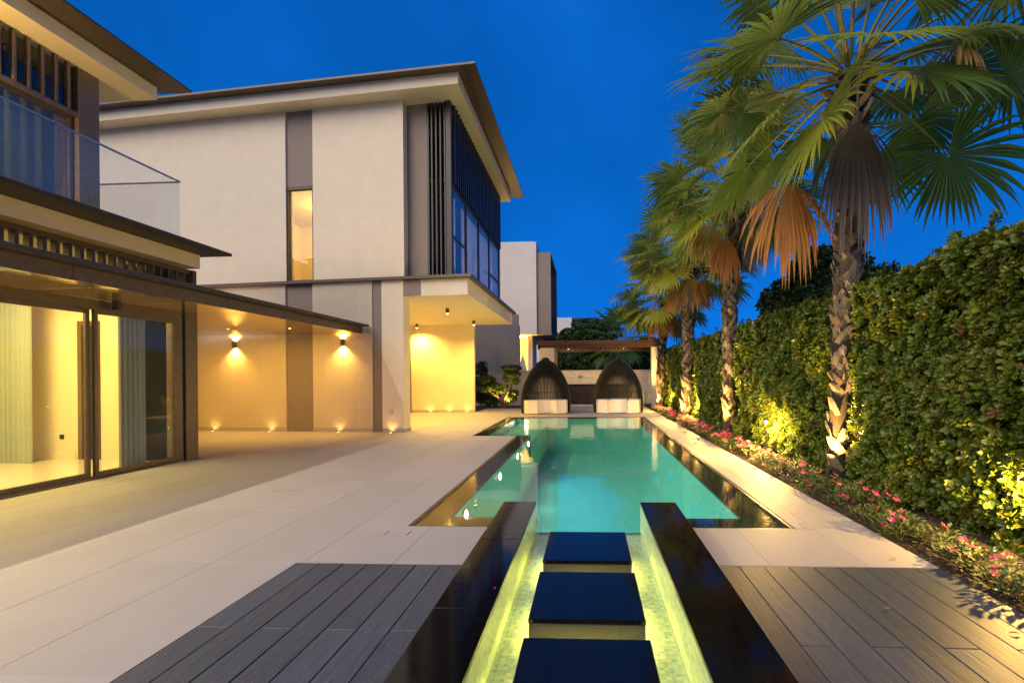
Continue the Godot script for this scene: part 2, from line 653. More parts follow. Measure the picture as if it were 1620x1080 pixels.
func ground() -> void:
	var sheet := [span(-400, 400, -100, 500)]
	for h in [span(-1.72, 1.87, 4.44, 16.5), span(-2.78, -1.72, 11.24, 16.5), span(-0.55, 0.53, 0.5, 4.44)]:
		sheet = without(sheet, h)
	var s := Shape.new()
	for r in sheet:
		var a: Vector2 = r.position
		var b: Vector2 = r.end
		s.quad(Vector3(a.x, -0.07, -a.y), Vector3(b.x, -0.07, -a.y), Vector3(b.x, -0.07, -b.y), Vector3(a.x, -0.07, -b.y), Vector3.UP)
	setting(build(s, "ground", M.earth))

	var paving := Node3D.new()
	paving.name = "paving"
	add_child(paving)
	setting(paving, "pale stone paving of large slabs round the pool")
	var holes := [span(-1.71, 1.86, 4.46, 16.42), span(-2.77, -1.71, 11.25, 16.42), span(-0.83, 0.82, 0, 4.46), span(-2.225, -0.83, 0, 3.56), span(0.82, 2.5, 0, 3.60),
		span(-20, -6.93, 0, 8.2), span(-20, -4.9, 12.75, 12.9), span(-20, -7.1, 12.9, 30), span(-20, -4.42, 18.9, 30), span(-20, -2.9, 20.9, 30)]
	var covers := [span(-1.83, -1.62, 4.20, 4.34), span(1.95, 2.16, 4.48, 4.64), span(-3.9, -3.72, 5.75, 5.9)]
	var shared := {}
	var x := -12.68
	while x < 2.5:
		var d := 0.76
		while d < 24.0:
			var parts := [span(x, minf(x + 0.7, 2.5), d, minf(d + 1.4, 24.0))]
			for h in holes + covers:
				parts = without(parts, h)
			for p in parts:
				paver(paving, p, shared, "paver")
			d += 1.4
		x += 0.7
	for c in covers:
		paver(paving, (c as Rect2).grow(-0.005), shared, "access_cover")
	# dark slot that takes the overflow round the pool
	var edge := thing("overflow_slot", "slim dark grey metal slot running round the edge of the pool", "drain")
	for r in [[-1.71, -1.675, 4.46, 11.25], [1.825, 1.86, 4.46, 16.42], [-1.675, -0.83, 4.46, 4.495], [0.82, 1.825, 4.46, 4.495], [-2.77, -2.735, 11.25, 16.42], [-2.735, -1.71, 11.25, 11.285], [-2.735, 1.825, 16.385, 16.42]]:
		build(bx(r[0], r[1], -0.1, -0.006, r[2], r[3]), "slot_rail", M.dark_metal, edge)


func paver(parent: Node3D, r: Rect2, shared: Dictionary, called: String) -> void:
	if r.size.x < 0.03 or r.size.y < 0.03:
		return
	var key := "%.3f %.3f" % [r.size.x, r.size.y]
	if not shared.has(key):
		var s := Shape.new()
		var h := Vector3(r.size.x * 0.5 - 0.0009, 0.03, r.size.y * 0.5 - 0.0009)
		s.cbox(-h, h, 0.0012)
		shared[key] = s.mesh()
	var m := r.get_center()
	put(shared[key], called, M["paving%d" % (rng.randi() % 3)], parent, Transform3D(Basis(), Vector3(m.x, -0.03 + rng.randf_range(-0.0004, 0.0004), -m.y)))


func pool() -> void:
	var basin := Node3D.new()
	basin.name = "pool"
	add_child(basin)
	tag(basin, "long turquoise swimming pool with black granite rim, set in pale paving", "swimming pool")
	build(bx(-1.41, 1.50, -1.3, -1.2, 4.62, 16.2), "pool_floor", M.pool_tile, basin)
	for w in [[-1.66, -1.41, -1.3, -0.055, 4.85, 11.55], [1.50, 1.80, -1.3, -0.055, 4.85, 16.2], [-1.41, 1.50, -1.3, -0.055, 16.2, 16.38], [-1.66, -0.52, -1.3, -0.055, 4.5, 4.85], [0.50, 1.80, -1.3, -0.055, 4.5, 4.85], [-0.52, 0.50, -1.3, -0.10, 4.50, 4.62]]:
		build(bx(w[0], w[1], w[2], w[3], w[4], w[5]), "pool_wall", M.pool_tile, basin)
	# shallow bay on the left 
	build(bx(-2.45, -1.452, -0.6, -0.22, 11.55, 16.2), "bay_shelf", M.pool_tile, basin)
	build(bx(-1.45, -1.405, -1.195, -0.215, 11.556, 16.195), "pool_wall", M.pool_tile, basin)
	for w in [[-2.72, -2.45, -0.6, -0.055, 11.3, 16.38], [-2.45, -1.41, -0.6, -0.055, 11.3, 11.55], [-2.45, -1.41, -0.6, -0.055, 16.2, 16.38]]:
		build(bx(w[0], w[1], w[2], w[3], w[4], w[5]), "pool_wall", M.pool_tile, basin)
	# black granite rim under a film of water, one slab after the other
	rim(basin, -1.665, -1.405, 4.86, 11.28, true)
	rim(basin, 1.495, 1.815, 4.86, 16.2, true)
	rim(basin, -1.665, -0.53, 4.505, 4.855, false)
	rim(basin, 0.51, 1.815, 4.505, 4.855, false)
	rim(basin, -2.725, -2.445, 11.58, 16.2, true)
	rim(basin, -2.725, -1.405, 11.30, 11.575, false)
	rim(basin, -2.725, 1.815, 16.205, 16.375, false)
	# water
	var s := Shape.new()
	for r in [[-1.675, 1.825, 4.495, 16.385], [-2.735, -1.675, 11.285, 16.385], [-0.515, 0.485, 0.9, 4.495]]:
		s.quad(Vector3(r[0], -0.014, -r[2]), Vector3(r[1], -0.014, -r[2]), Vector3(r[1], -0.014, -r[3]), Vector3(r[0], -0.014, -r[3]), Vector3.UP)
	setting(build(s, "water", M.water), "still clear water filling the pool and the stepping channel")
	var places := [[5.4, "nearest of the round pool lamps, at the near left corner"], [7.5, "round pool lamp in the left wall, second from the near corner"], [9.4, "round pool lamp in the left wall, third from the near corner"], [11.1, "round pool lamp in the left wall beside the shallow bay"]]
	for p in places:
		var t := thing("pool_lamp", p[1], "pool light", Vector3(-1.41, -0.17, -p[0]), "pool lamps under water")
		var q := Shape.new()
		q.tube([Vector3(-0.02, 0, 0), Vector3(0.014, 0, 0)], [0.09, 0.085], 20)
		build(q, "rim", M.steel, t)
		q = Shape.new()
		q.tube([Vector3(0.010, 0, 0), Vector3(0.022, 0, 0)], [0.065, 0.05], 20)
		build(q, "lens", M.pool_bulb, t)
		spot(t, Vector3(0.03, 0, 0), Vector3(1, -0.12, 0), Color(1.0, 0.97, 0.88), 3.2, 80.0, 0.05, 0.7)
	var t2 := thing("pool_lamp", "round pool lamp in the back wall of the shallow bay", "pool light", Vector3(-2.1, -0.14, -16.2), "pool lamps under water")
	var q2 := Shape.new()
	q2.tube([Vector3(0, 0, -0.01), Vector3(0, 0, 0.012)], [0.06, 0.055], 16)
	build(q2, "lens", M.pool_bulb, t2)
	spot(t2, Vector3(0, 0, 0.03), Vector3(0, -0.05, 1), Color(1.0, 0.97, 0.88), 0.35, 80.0, 0.04, 0.7)


func rim(parent: Node3D, x0: float, x1: float, d0: float, d1: float, along: bool) -> void:
	var from := d0 if along else x0
	var to := d1 if along else x1
	var count := maxi(1, roundi((to - from) / 1.05))
	for k in count:
		var a := lerpf(from, to, float(k) / count) + 0.001
		var b := lerpf(from, to, float(k + 1) / count) - 0.001
		build(bx(x0, x1, -0.054, -0.026, a, b, 0.002) if along else bx(a, b, -0.054, -0.026, d0, d1, 0.002), "rim_slab", M.black_granite, parent)


func channel() -> void:
	var bed := thing("water_channel", "shallow mosaic channel under the stepping slabs, running from the camera to the pool", "water channel")
	build(bx(-0.55, 0.53, -0.16, -0.10, 0.9, 4.62), "channel_floor", M.channel_tile, bed)
	build(bx(-0.535, -0.515, -0.10, 0.155, 0.9, 4.655), "side_lining", M.channel_tile, bed)
	build(bx(0.485, 0.505, -0.10, 0.155, 0.9, 4.655), "side_lining", M.channel_tile, bed)
	for side in [[-0.83, -0.515, "low black granite wall along the left side of the stepping channel"], [0.485, 0.82, "low black granite wall along the right side of the stepping channel"]]:
		var t := thing("granite_wall", side[2], "low wall", Vector3.ZERO, "walls of the stepping channel")
		var inner_left: float = side[0] if side[0] < 0 else side[0] + 0.021
		var inner_right: float = side[1] - 0.021 if side[0] < 0 else side[1]
		build(bx(inner_left + 0.002, inner_right - 0.002, -0.06, 0.154, 0.9, 4.648), "wall_core", M.black_granite, t)
		var cuts := [0.9, 1.42, 2.51, 3.59, 4.665]
		for k in 4:
			build(bx(side[0], side[1], 0.156, 0.182, cuts[k] + 0.001, cuts[k + 1] - 0.001, 0.003), "coping_slab", M.black_granite, t)
	var words := ["farthest black granite stepping slab, nearest the pool", "middle black granite stepping slab of the three in the channel", "nearest black granite stepping slab, cut by the bottom of the picture"]
	var k2 := 0
	for d in [[3.35, 3.97], [2.54, 3.16], [1.73, 2.36]]:
		var t := thing("stepping_slab", words[k2], "stepping stone", Vector3(-0.02, -0.10, -(d[0] + d[1]) * 0.5), "stepping slabs lit from below")
		var h: float = (d[1] - d[0]) * 0.5
		var s := Shape.new()
		s.cbox(Vector3(-0.31, 0.192, -h), Vector3(0.31, 0.218, h), 0.004)
		build(s, "slab_top", M.black_granite, t)
		s = Shape.new()
		s.cbox(Vector3(-0.308, 0.075, -h + 0.002), Vector3(0.308, 0.191, h - 0.002), 0.004)
		build(s, "slab_edge", M.flamed_granite, t)
		s = Shape.new()
		s.box(Vector3(-0.22, -0.01, -h + 0.09), Vector3(0.22, 0.076, h - 0.09))
		build(s, "plinth", M.channel_tile, t)
		for e in [[0, 1], [0, -1], [1, 0], [-1, 0]]:
			var c := Vector3(e[0] * 0.285, 0.068, e[1] * (h - 0.025))
			var half := Vector3(0.008 if e[0] else 0.26, 0.006, 0.26 if e[0] else 0.008)
			s = Shape.new()
			s.box(c - half, c + half)
			build(s, "led_strip", M.led, t)
			area(t, c + Vector3(e[0] * 0.002, -0.008, e[1] * 0.002), Vector3(e[0] * 0.9, -1, e[1] * 0.9), Color(1.0, 0.85, 0.46), 0.34, 0.52, 0.02, Vector3.UP)
		k2 += 1


func decks() -> void:
	var t := thing("timber_deck", "dark grey board deck left of the stepping channel", "deck", Vector3.ZERO, "board decks beside the channel")
	deck_boards(t, -2.225, -0.925, 7, 3.555, [2.62, 1.9], true)
	build(bx(-0.918, -0.832, -0.028, 0.002, 0.9, 3.555, 0.003), "edge_board", M.deck2, t)
	t = thing("timber_deck", "grey brown board deck right of the stepping channel", "deck", Vector3.ZERO, "board decks beside the channel")
	deck_boards(t, 0.905, 2.5, 9, 3.595, [2.55, 2.0], false)
	build(bx(0.822, 0.900, -0.028, 0.002, 0.9, 3.595, 0.003), "edge_board", M.deck2, t)


func deck_boards(t: Node3D, x0: float, x1: float, count: int, far: float, cuts: Array, odd: bool) -> void:
	var w := (x1 - x0) / count
	for k in count:
		var ends := [0.9, far]
		if (k % 2 == 0) == odd:
			ends = [0.9, cuts[0], far]
		elif k % 3 == 0:
			ends = [0.9, cuts[1] - 0.6, far]
		for j in ends.size() - 1:
			var lift := rng.randf_range(-0.0008, 0.0008)
			build(bx(x0 + w * k + 0.0022, x0 + w * (k + 1) - 0.0022, -0.026, 0.0 + lift, ends[j] + 0.002, ends[j + 1] - 0.002, 0.003), "board", M["deck%d" % (rng.randi() % 3)], t)
	build(bx(x0, x1, -0.065, -0.03, 0.9, far), "joist_bed", M.black_plastic, t)


# ---------------------------------------------------------------- buildings
func curtain(parent: Node3D, called: String, a: Vector3, b: Vector3, y0: float, y1: float, wave: float, depth: float, m: Material) -> void:
	var s := Shape.new()
	var dir := (b - a)
	var length := dir.length()
	dir /= length
	var side := dir.cross(Vector3.UP)
	var count := int(length / wave * 10.0)
	var pts := []
	for i in count + 1:
		var u := float(i) / count * length
		var f := sin(u / wave * TAU + 0.9 * sin(u * 7.0)) * depth * (0.75 + 0.25 * sin(u * 11.0))
		pts.append(a + dir * u + side * f)
	for i in count:
		var p: Vector3 = pts[i]
		var q: Vector3 = pts[i + 1]
		var n0: Vector3 = (pts[mini(i + 1, count)] - pts[maxi(i - 1, 0)]).cross(Vector3.UP).normalized()
		var n1: Vector3 = (pts[mini(i + 2, count)] - pts[i]).cross(Vector3.UP).normalized()
		var lo := Vector3(0, y0, 0); var hi := Vector3(0, y1, 0)
		s.tri(p + lo, q + lo, q + hi, n0, n1, n1)
		s.tri(p + lo, q + hi, p + hi, n0, n1, n0)
	build(s, called, m, parent)


func sliding_leaf(parent: Node3D, x: float, d0: float, d1: float, y0: float, y1: float, m: Material, bar := 0.045) -> void:
	var leaf := build(bx(x - 0.03, x + 0.03, y0, y0 + bar, d0, d1, 0.003), "window", m, parent)
	build(bx(x - 0.03, x + 0.03, y1 - bar, y1, d0, d1, 0.003), "frame_head", m, leaf)
	build(bx(x - 0.028, x + 0.028, y0 + bar, y1 - bar, d0, d0 + bar, 0.003), "frame_stile", m, leaf)
	build(bx(x - 0.028, x + 0.028, y0 + bar, y1 - bar, d1 - bar, d1, 0.003), "frame_stile", m, leaf)
	var s := Shape.new()
	s.quad(Vector3(x, y0 + bar, -d0 - bar), Vector3(x, y0 + bar, -d1 + bar), Vector3(x, y1 - bar, -d1 + bar), Vector3(x, y1 - bar, -d0 - bar), Vector3.RIGHT)
	build(s, "pane", M.glass, leaf)


func house() -> void:
	var t := thing("villa", "cream two-storey villa with bronze canopy, glass doors and glass balcony at the left edge", "house")
	var br: Material = M.bronze_metal
	# room behind the glass doors
	build(bx(-11.5, -7.05, -0.06, 0.004, 1.0, 8.05), "interior_floor", M.marble_floor, t)
	build(bx(-11.5, -7.10, 0.0, 3.30, 8.05, 8.16), "interior_wall", M.interior_paint, t)
	build(bx(-11.6, -11.5, 0.0, 3.30, 1.0, 8.2), "interior_wall", M.interior_paint, t)
	build(bx(-11.6, -7.0, 0.0, 3.30, 0.9, 1.0), "interior_wall", M.interior_paint, t)
	build(bx(-11.6, -7.06, 3.28, 3.30, 1.0, 8.16), "ceiling", M.white_stucco, t)
	build(bx(-9.85, -9.02, 0.004, 0.13, 8.036, 8.05), "skirting", M.interior_paint, t)
	var d := build(bx(-8.96, -8.88, 0.0, 2.43, 8.02, 8.06, 0.004), "interior_door", M.interior_wood, t)
	build(bx(-8.62, -8.56, 0.0, 2.43, 8.02, 8.06, 0.004), "door_frame", M.interior_wood, d)
	build(bx(-8.88, -8.62, 2.35, 2.43, 8.02, 8.06, 0.004), "door_frame", M.interior_wood, d)
	build(bx(-8.88, -8.62, 0.004, 2.35, 8.03, 8.05), "door_leaf", M.dark_wood, d)
	build(bx(-7.98, -7.12, 0.004, 3.2, 7.90, 8.05), "wall_panel", M.matte_black, t)
	build(bx(-9.32, -9.24, 0.36, 0.44, 8.035, 8.05, 0.004), "wall_socket", M.black_plastic, t)
	build(bx(-12.2, -7.1, -0.06, 3.30, 8.16, 8.2), "end_wall", M.cream_stucco, t)
	# glass doors
	build(bx(-7.04, -6.90, -0.03, 0.022, 1.0, 7.86, 0.004), "door_track", br, t)
	build(bx(-7.00, -6.945, 0.022, 0.048, 1.0, 7.86, 0.004), "door_track", br, t)
	for leaf in [[1.05, 3.85, -7.0], [3.80, 6.42, -7.0], [6.44, 7.80, -6.955]]:
		var w := build(bx(leaf[2] - 0.024, leaf[2] + 0.024, 0.048, 0.10, leaf[0], leaf[1], 0.003), "sliding_door", br, t)
		build(bx(leaf[2] - 0.024, leaf[2] + 0.024, 2.33, 2.39, leaf[0], leaf[1], 0.003), "frame_head", br, w)
		for e in [leaf[0], leaf[1] - 0.055]:
			build(bx(leaf[2] - 0.022, leaf[2] + 0.022, 0.10, 2.33, e, e + 0.055, 0.003), "frame_stile", br, w)
		var s := Shape.new()
		s.quad(Vector3(leaf[2], 0.10, -leaf[0] - 0.05), Vector3(leaf[2], 0.10, -leaf[1] + 0.05), Vector3(leaf[2], 2.33, -leaf[1] + 0.05), Vector3(leaf[2], 2.33, -leaf[0] - 0.05), Vector3.RIGHT)
		build(s, "pane", M.glass, w)
	build(bx(-7.04, -6.93, 2.39, 2.53, 1.0, 7.90, 0.003), "door_head", br, t)
	build(bx(-7.12, -6.935, -0.02, 2.53, 7.80, 7.93, 0.004), "door_jamb", br, t)
	build(bx(-7.20, -6.90, -0.02, 2.53, 7.94, 8.20, 0.004), "pillar", br, t)
	# canopy
	for k in 6:
		var d0 := 0.5 + k * 1.283
		build(bx(-6.93, -5.765, 2.53, 2.555, d0 + 0.002, d0 + 1.281, 0.003), "soffit_panel", M.polished_soffit, t)
	for i in 4:
		for k in 3:
			var x0 := -11.0 + i * 1.309
			var d1 := 8.21 + k * 1.33
			build(bx(x0 + 0.002, x0 + 1.307, 2.53, 2.555, d1, d1 + 1.328, 0.003), "soffit_panel", M.polished_soffit, t)
	for k in 5:
		var d2 := 0.5 + k * 2.3
		build(bx(-5.765, -5.735, 2.515, 2.68, d2 + 0.0015, minf(d2 + 2.2985, 11.98), 0.004), "fascia_panel", br, t)
	build(bx(-6.92, -5.56, 2.682, 2.735, 0.5, 8.198, 0.006), "canopy_roof", M.dark_metal, t)
	build(bx(-11.0, -5.56, 2.682, 2.735, 8.2, 12.02, 0.006), "canopy_roof", M.dark_metal, t)
	build(bx(-11.0, -5.77, 2.60, 2.68, 8.2, 12.2), "canopy_deck", M.dark_metal, t)
	build(bx(-11.15, -11.0, -0.06, 3.3, 8.2, 12.7), "passage_wall", M.cream_stucco, t)
	var sensor := build(bx(-6.86, -6.78, 2.40, 2.53, 6.62, 6.70, 0.008), "door_sensor", M.black_plastic, t)
	build(bx(-6.78, -6.774, 2.42, 2.47, 6.64, 6.68), "sensor_window", M.black_frame, sensor)
	for p in [[-9.7, "recessed downlight in the passage soffit, farthest left"], [-8.2, "recessed downlight in the middle of the passage soffit"], [-6.75, "recessed downlight in the passage soffit nearest the pool"]]:
		var dl := thing("soffit_downlight", p[1], "downlight", Vector3(p[0], 2.529, -10.6), "recessed downlights over the passage")
		var ds := Shape.new()
		ds.lathe([Vector2(0.05, 0.0), Vector2(0.05, -0.008), Vector2(0.036, -0.008), Vector2(0.034, 0.0)], 16)
		build(ds, "bezel", M.steel, dl)
		ds = Shape.new()
		ds.disc(Vector3(0, -0.003, 0), 0.034, 16, Vector3.DOWN)
		build(ds, "lens", M.bulb, dl)
		spot(dl, Vector3(0, -0.015, 0), Vector3(0, -1, -0.5), Color(1.0, 0.76, 0.36), 3.6, 80.0, 0.03, 1.0)
	# clerestory with upright fins over the canopy
	var cs := Shape.new()
	cs.quad(Vector3(-7.03, 2.74, -1.0), Vector3(-7.03, 2.74, -8.1), Vector3(-7.03, 3.3, -8.1), Vector3(-7.03, 3.3, -1.0), Vector3.RIGHT)
	build(cs, "clerestory_pane", M.mirror_glass, t)
	build(bx(-7.06, -6.94, 2.735, 2.80, 1.0, 8.16), "clerestory_sill", br, t)
	build(bx(-7.06, -6.94, 3.22, 3.299, 1.0, 8.16), "clerestory_head", br, t)
	var fin := bx(-0.045, 0.045, 2.80, 3.22, -0.022, 0.022, 0.003).mesh()
	for k in 45:
		put(fin, "fin", M.dark_metal, t, Transform3D(Basis(), Vector3(-6.95, 0, -(1.25 + k * 0.152))))
	build(bx(-7.06, -6.90, 2.737, 3.298, 8.10, 8.19, 0.003), "corner_post", M.dark_metal, t)
	# floor slab, balcony edge, balustrade
	build(bx(-12.0, -6.70, 3.302, 3.532, 0.3, 8.03, 0.004), "floor_slab", M.cream_stucco, t)
	build(bx(-12.0, -6.22, 3.534, 3.585, 0.3, 8.16, 0.006), "balcony_edge", M.dark_metal, t)
	var rail := build(bx(-6.62, -6.56, 3.586, 3.63, 0.3, 7.52, 0.003), "balustrade", M.dark_metal, t)
	for k in 4:
		var e0 := 0.35 + k * 1.79
		var gs := Shape.new()
		gs.quad(Vector3(-6.59, 3.60, -e0), Vector3(-6.59, 3.60, -e0 - 1.782), Vector3(-6.59, 4.58, -e0 - 1.782), Vector3(-6.59, 4.58, -e0), Vector3.RIGHT)
		build(gs, "balustrade_pane", M.balustrade_glass, rail)
		build(bx(-6.606, -6.572, 4.581, 4.600, e0, e0 + 1.782, 0.002), "glass_cap", M.steel, rail)
	var rs := Shape.new()
	rs.quad(Vector3(-9.4, 3.60, -7.503), Vector3(-6.605, 3.60, -7.503), Vector3(-6.605, 4.58, -7.503), Vector3(-9.4, 4.58, -7.503), Vector3.BACK)
	build(rs, "balustrade_pane", M.balustrade_glass, rail)
	build(bx(-9.4, -6.608, 4.581, 4.598, 7.486, 7.520, 0.002), "glass_cap", M.steel, rail)
	# upper floor
	build(bx(-7.42, -7.05, 3.586, 5.748, 6.36, 6.65, 0.005), "pillar", M.warm_bronze, t)
	build(bx(-12.0, -7.43, 3.586, 5.748, 6.5, 6.64), "end_wall", M.cream_stucco, t)
	for e in [[0.6, 3.5], [3.52, 6.34]]:
		sliding_leaf(t, -7.14, e[0], e[1], 3.60, 5.04, br, 0.05)
	build(bx(-7.22, -7.06, 5.045, 5.11, 0.6, 6.355, 0.003), "window_head", M.warm_bronze, t)
	var ts := Shape.new()
	ts.quad(Vector3(-7.17, 5.11, -0.6), Vector3(-7.17, 5.11, -6.36), Vector3(-7.17, 5.74, -6.36), Vector3(-7.17, 5.74, -0.6), Vector3.RIGHT)
	build(ts, "transom_pane", M.mirror_glass, t)
	var fin2 := bx(-0.03, 0.03, 5.112, 5.746, -0.02, 0.02, 0.003).mesh()
	for k in 33:
		put(fin2, "fin", M.warm_bronze, t, Transform3D(Basis(), Vector3(-7.08, 0, -(1.22 + k * 0.157))))
	curtain(t, "curtain", Vector3(-7.42, 0, -1.0), Vector3(-7.42, 0, -6.2), 3.6, 5.7, 0.16, 0.04, M.dark_curtain)
	build(bx(-9.5, -9.4, 3.586, 5.748, 0.6, 6.5), "interior_wall", M.grey_stucco, t)
	build(bx(-9.5, -7.2, 3.586, 5.748, 0.5, 0.6), "interior_wall", M.grey_stucco, t)
	build(bx(-12.0, -6.68, 5.75, 5.945, 0.3, 7.20, 0.004), "roof_soffit", M.cream_stucco, t)
	build(bx(-12.0, -6.27, 5.947, 5.99, 0.3, 7.38, 0.006), "roof", br, t)
	# curtains and ceiling light of the room
	var c1 := thing("curtain", "grey green curtain hanging by the far wall of the lit room", "curtain", Vector3.ZERO, "curtains in the lit room")
	curtain(c1, "fabric", Vector3(-9.95, 0, -7.66), Vector3(-9.38, 0, -7.66), 0.01, 3.2, 0.085, 0.035, M.curtain)
	var c2 := thing("curtain", "grey green curtain hanging close behind the right-hand glass door", "curtain", Vector3.ZERO, "curtains in the lit room")
	curtain(c2, "fabric", Vector3(-7.22, 0, -7.06), Vector3(-7.22, 0, -7.50), 0.01, 3.2, 0.085, 0.035, M.curtain)
	var l := thing("ceiling_light", "flat warm ceiling light of the room behind the glass doors", "ceiling light", Vector3(-8.7, 3.26, -5.2))
	build(bx(-0.8, 0.8, -0.02, 0.0, -1.7, 1.7, 0.004), "diffuser", M.ceiling_panel, l)
	area(l, Vector3(0, -0.03, 0), Vector3.DOWN, Color(1.0, 0.87, 0.47), 38.0, 1.6, 3.4)
	var bl := thing("balcony_light", "warm wall light beside the upper window, above the balcony", "wall light", Vector3(-6.95, 4.7, -4.2))
	var bs := Shape.new()
	bs.cbox(Vector3(-0.09, -0.12, -0.05), Vector3(0.0, 0.02, 0.05), 0.006)
	build(bs, "body", br, bl)
	bs = Shape.new()
	bs.cbox(Vector3(-0.07, 0.025, -0.04), Vector3(-0.01, 0.07, 0.04), 0.008)
	build(bs, "bulb", M.bulb, bl)
	omni(bl, Vector3(-0.04, 0.05, 0.0), WARM, 3.2, 0.03)
	# spotlights under the upper roof, ahead of the part that the picture shows
	for p in [[1.4, "recessed soffit spotlight nearest the camera, under the villa roof"], [3.0, "recessed soffit spotlight, middle one under the villa roof"], [4.7, "recessed soffit spotlight farthest along the villa roof"]]:
		var sp := thing("soffit_spotlight", p[1], "spotlight", Vector3(-6.88, 5.75, -p[0]), "spotlights under the villa roof")
		var s2 := Shape.new()
		s2.lathe([Vector2(0.055, 0.0), Vector2(0.055, -0.012), Vector2(0.04, -0.012), Vector2(0.038, 0.0)], 16)
		build(s2, "bezel", M.steel, sp)
		s2 = Shape.new()
		s2.disc(Vector3(0, -0.004, 0), 0.037, 16, Vector3.DOWN)
		build(s2, "lens", M.bulb, sp)
		spot(sp, Vector3(0, -0.02, 0), Vector3(0.75, -1, -0.35), Color(1.0, 0.90, 0.72), 12.0, 62.0, 0.03, 0.8)


func b2(x: float, y: float, dd: float) -> Vector3:  # the wing's front is not quite square to the garden
	return Vector3(x, y, -(11.97 + dd - 0.1 * (x + 4.65)))


func sb(x0: float, x1: float, y0: float, y1: float, f0: float, f1: float) -> Shape:
	var s := Shape.new()
	var p := []
	for i in 8:
		p.append(b2(x1 if i & 1 else x0, y1 if i & 2 else y0, f0 if i & 4 else f1))
	s.hexa(p)
	return s


func poly_slab(pts: Array, y0: float, y1: float) -> Shape:  # pts of Vector2(x, d)
	var q := []
	for p in pts:
		q.append(Vector2(p.x, -p.y))
	var s := Shape.new()
	s.prism(q, y0, y1)
	return s


func front(x: float, dd := 0.0) -> float:
	return 11.97 + dd - 0.1 * (x + 4.65)


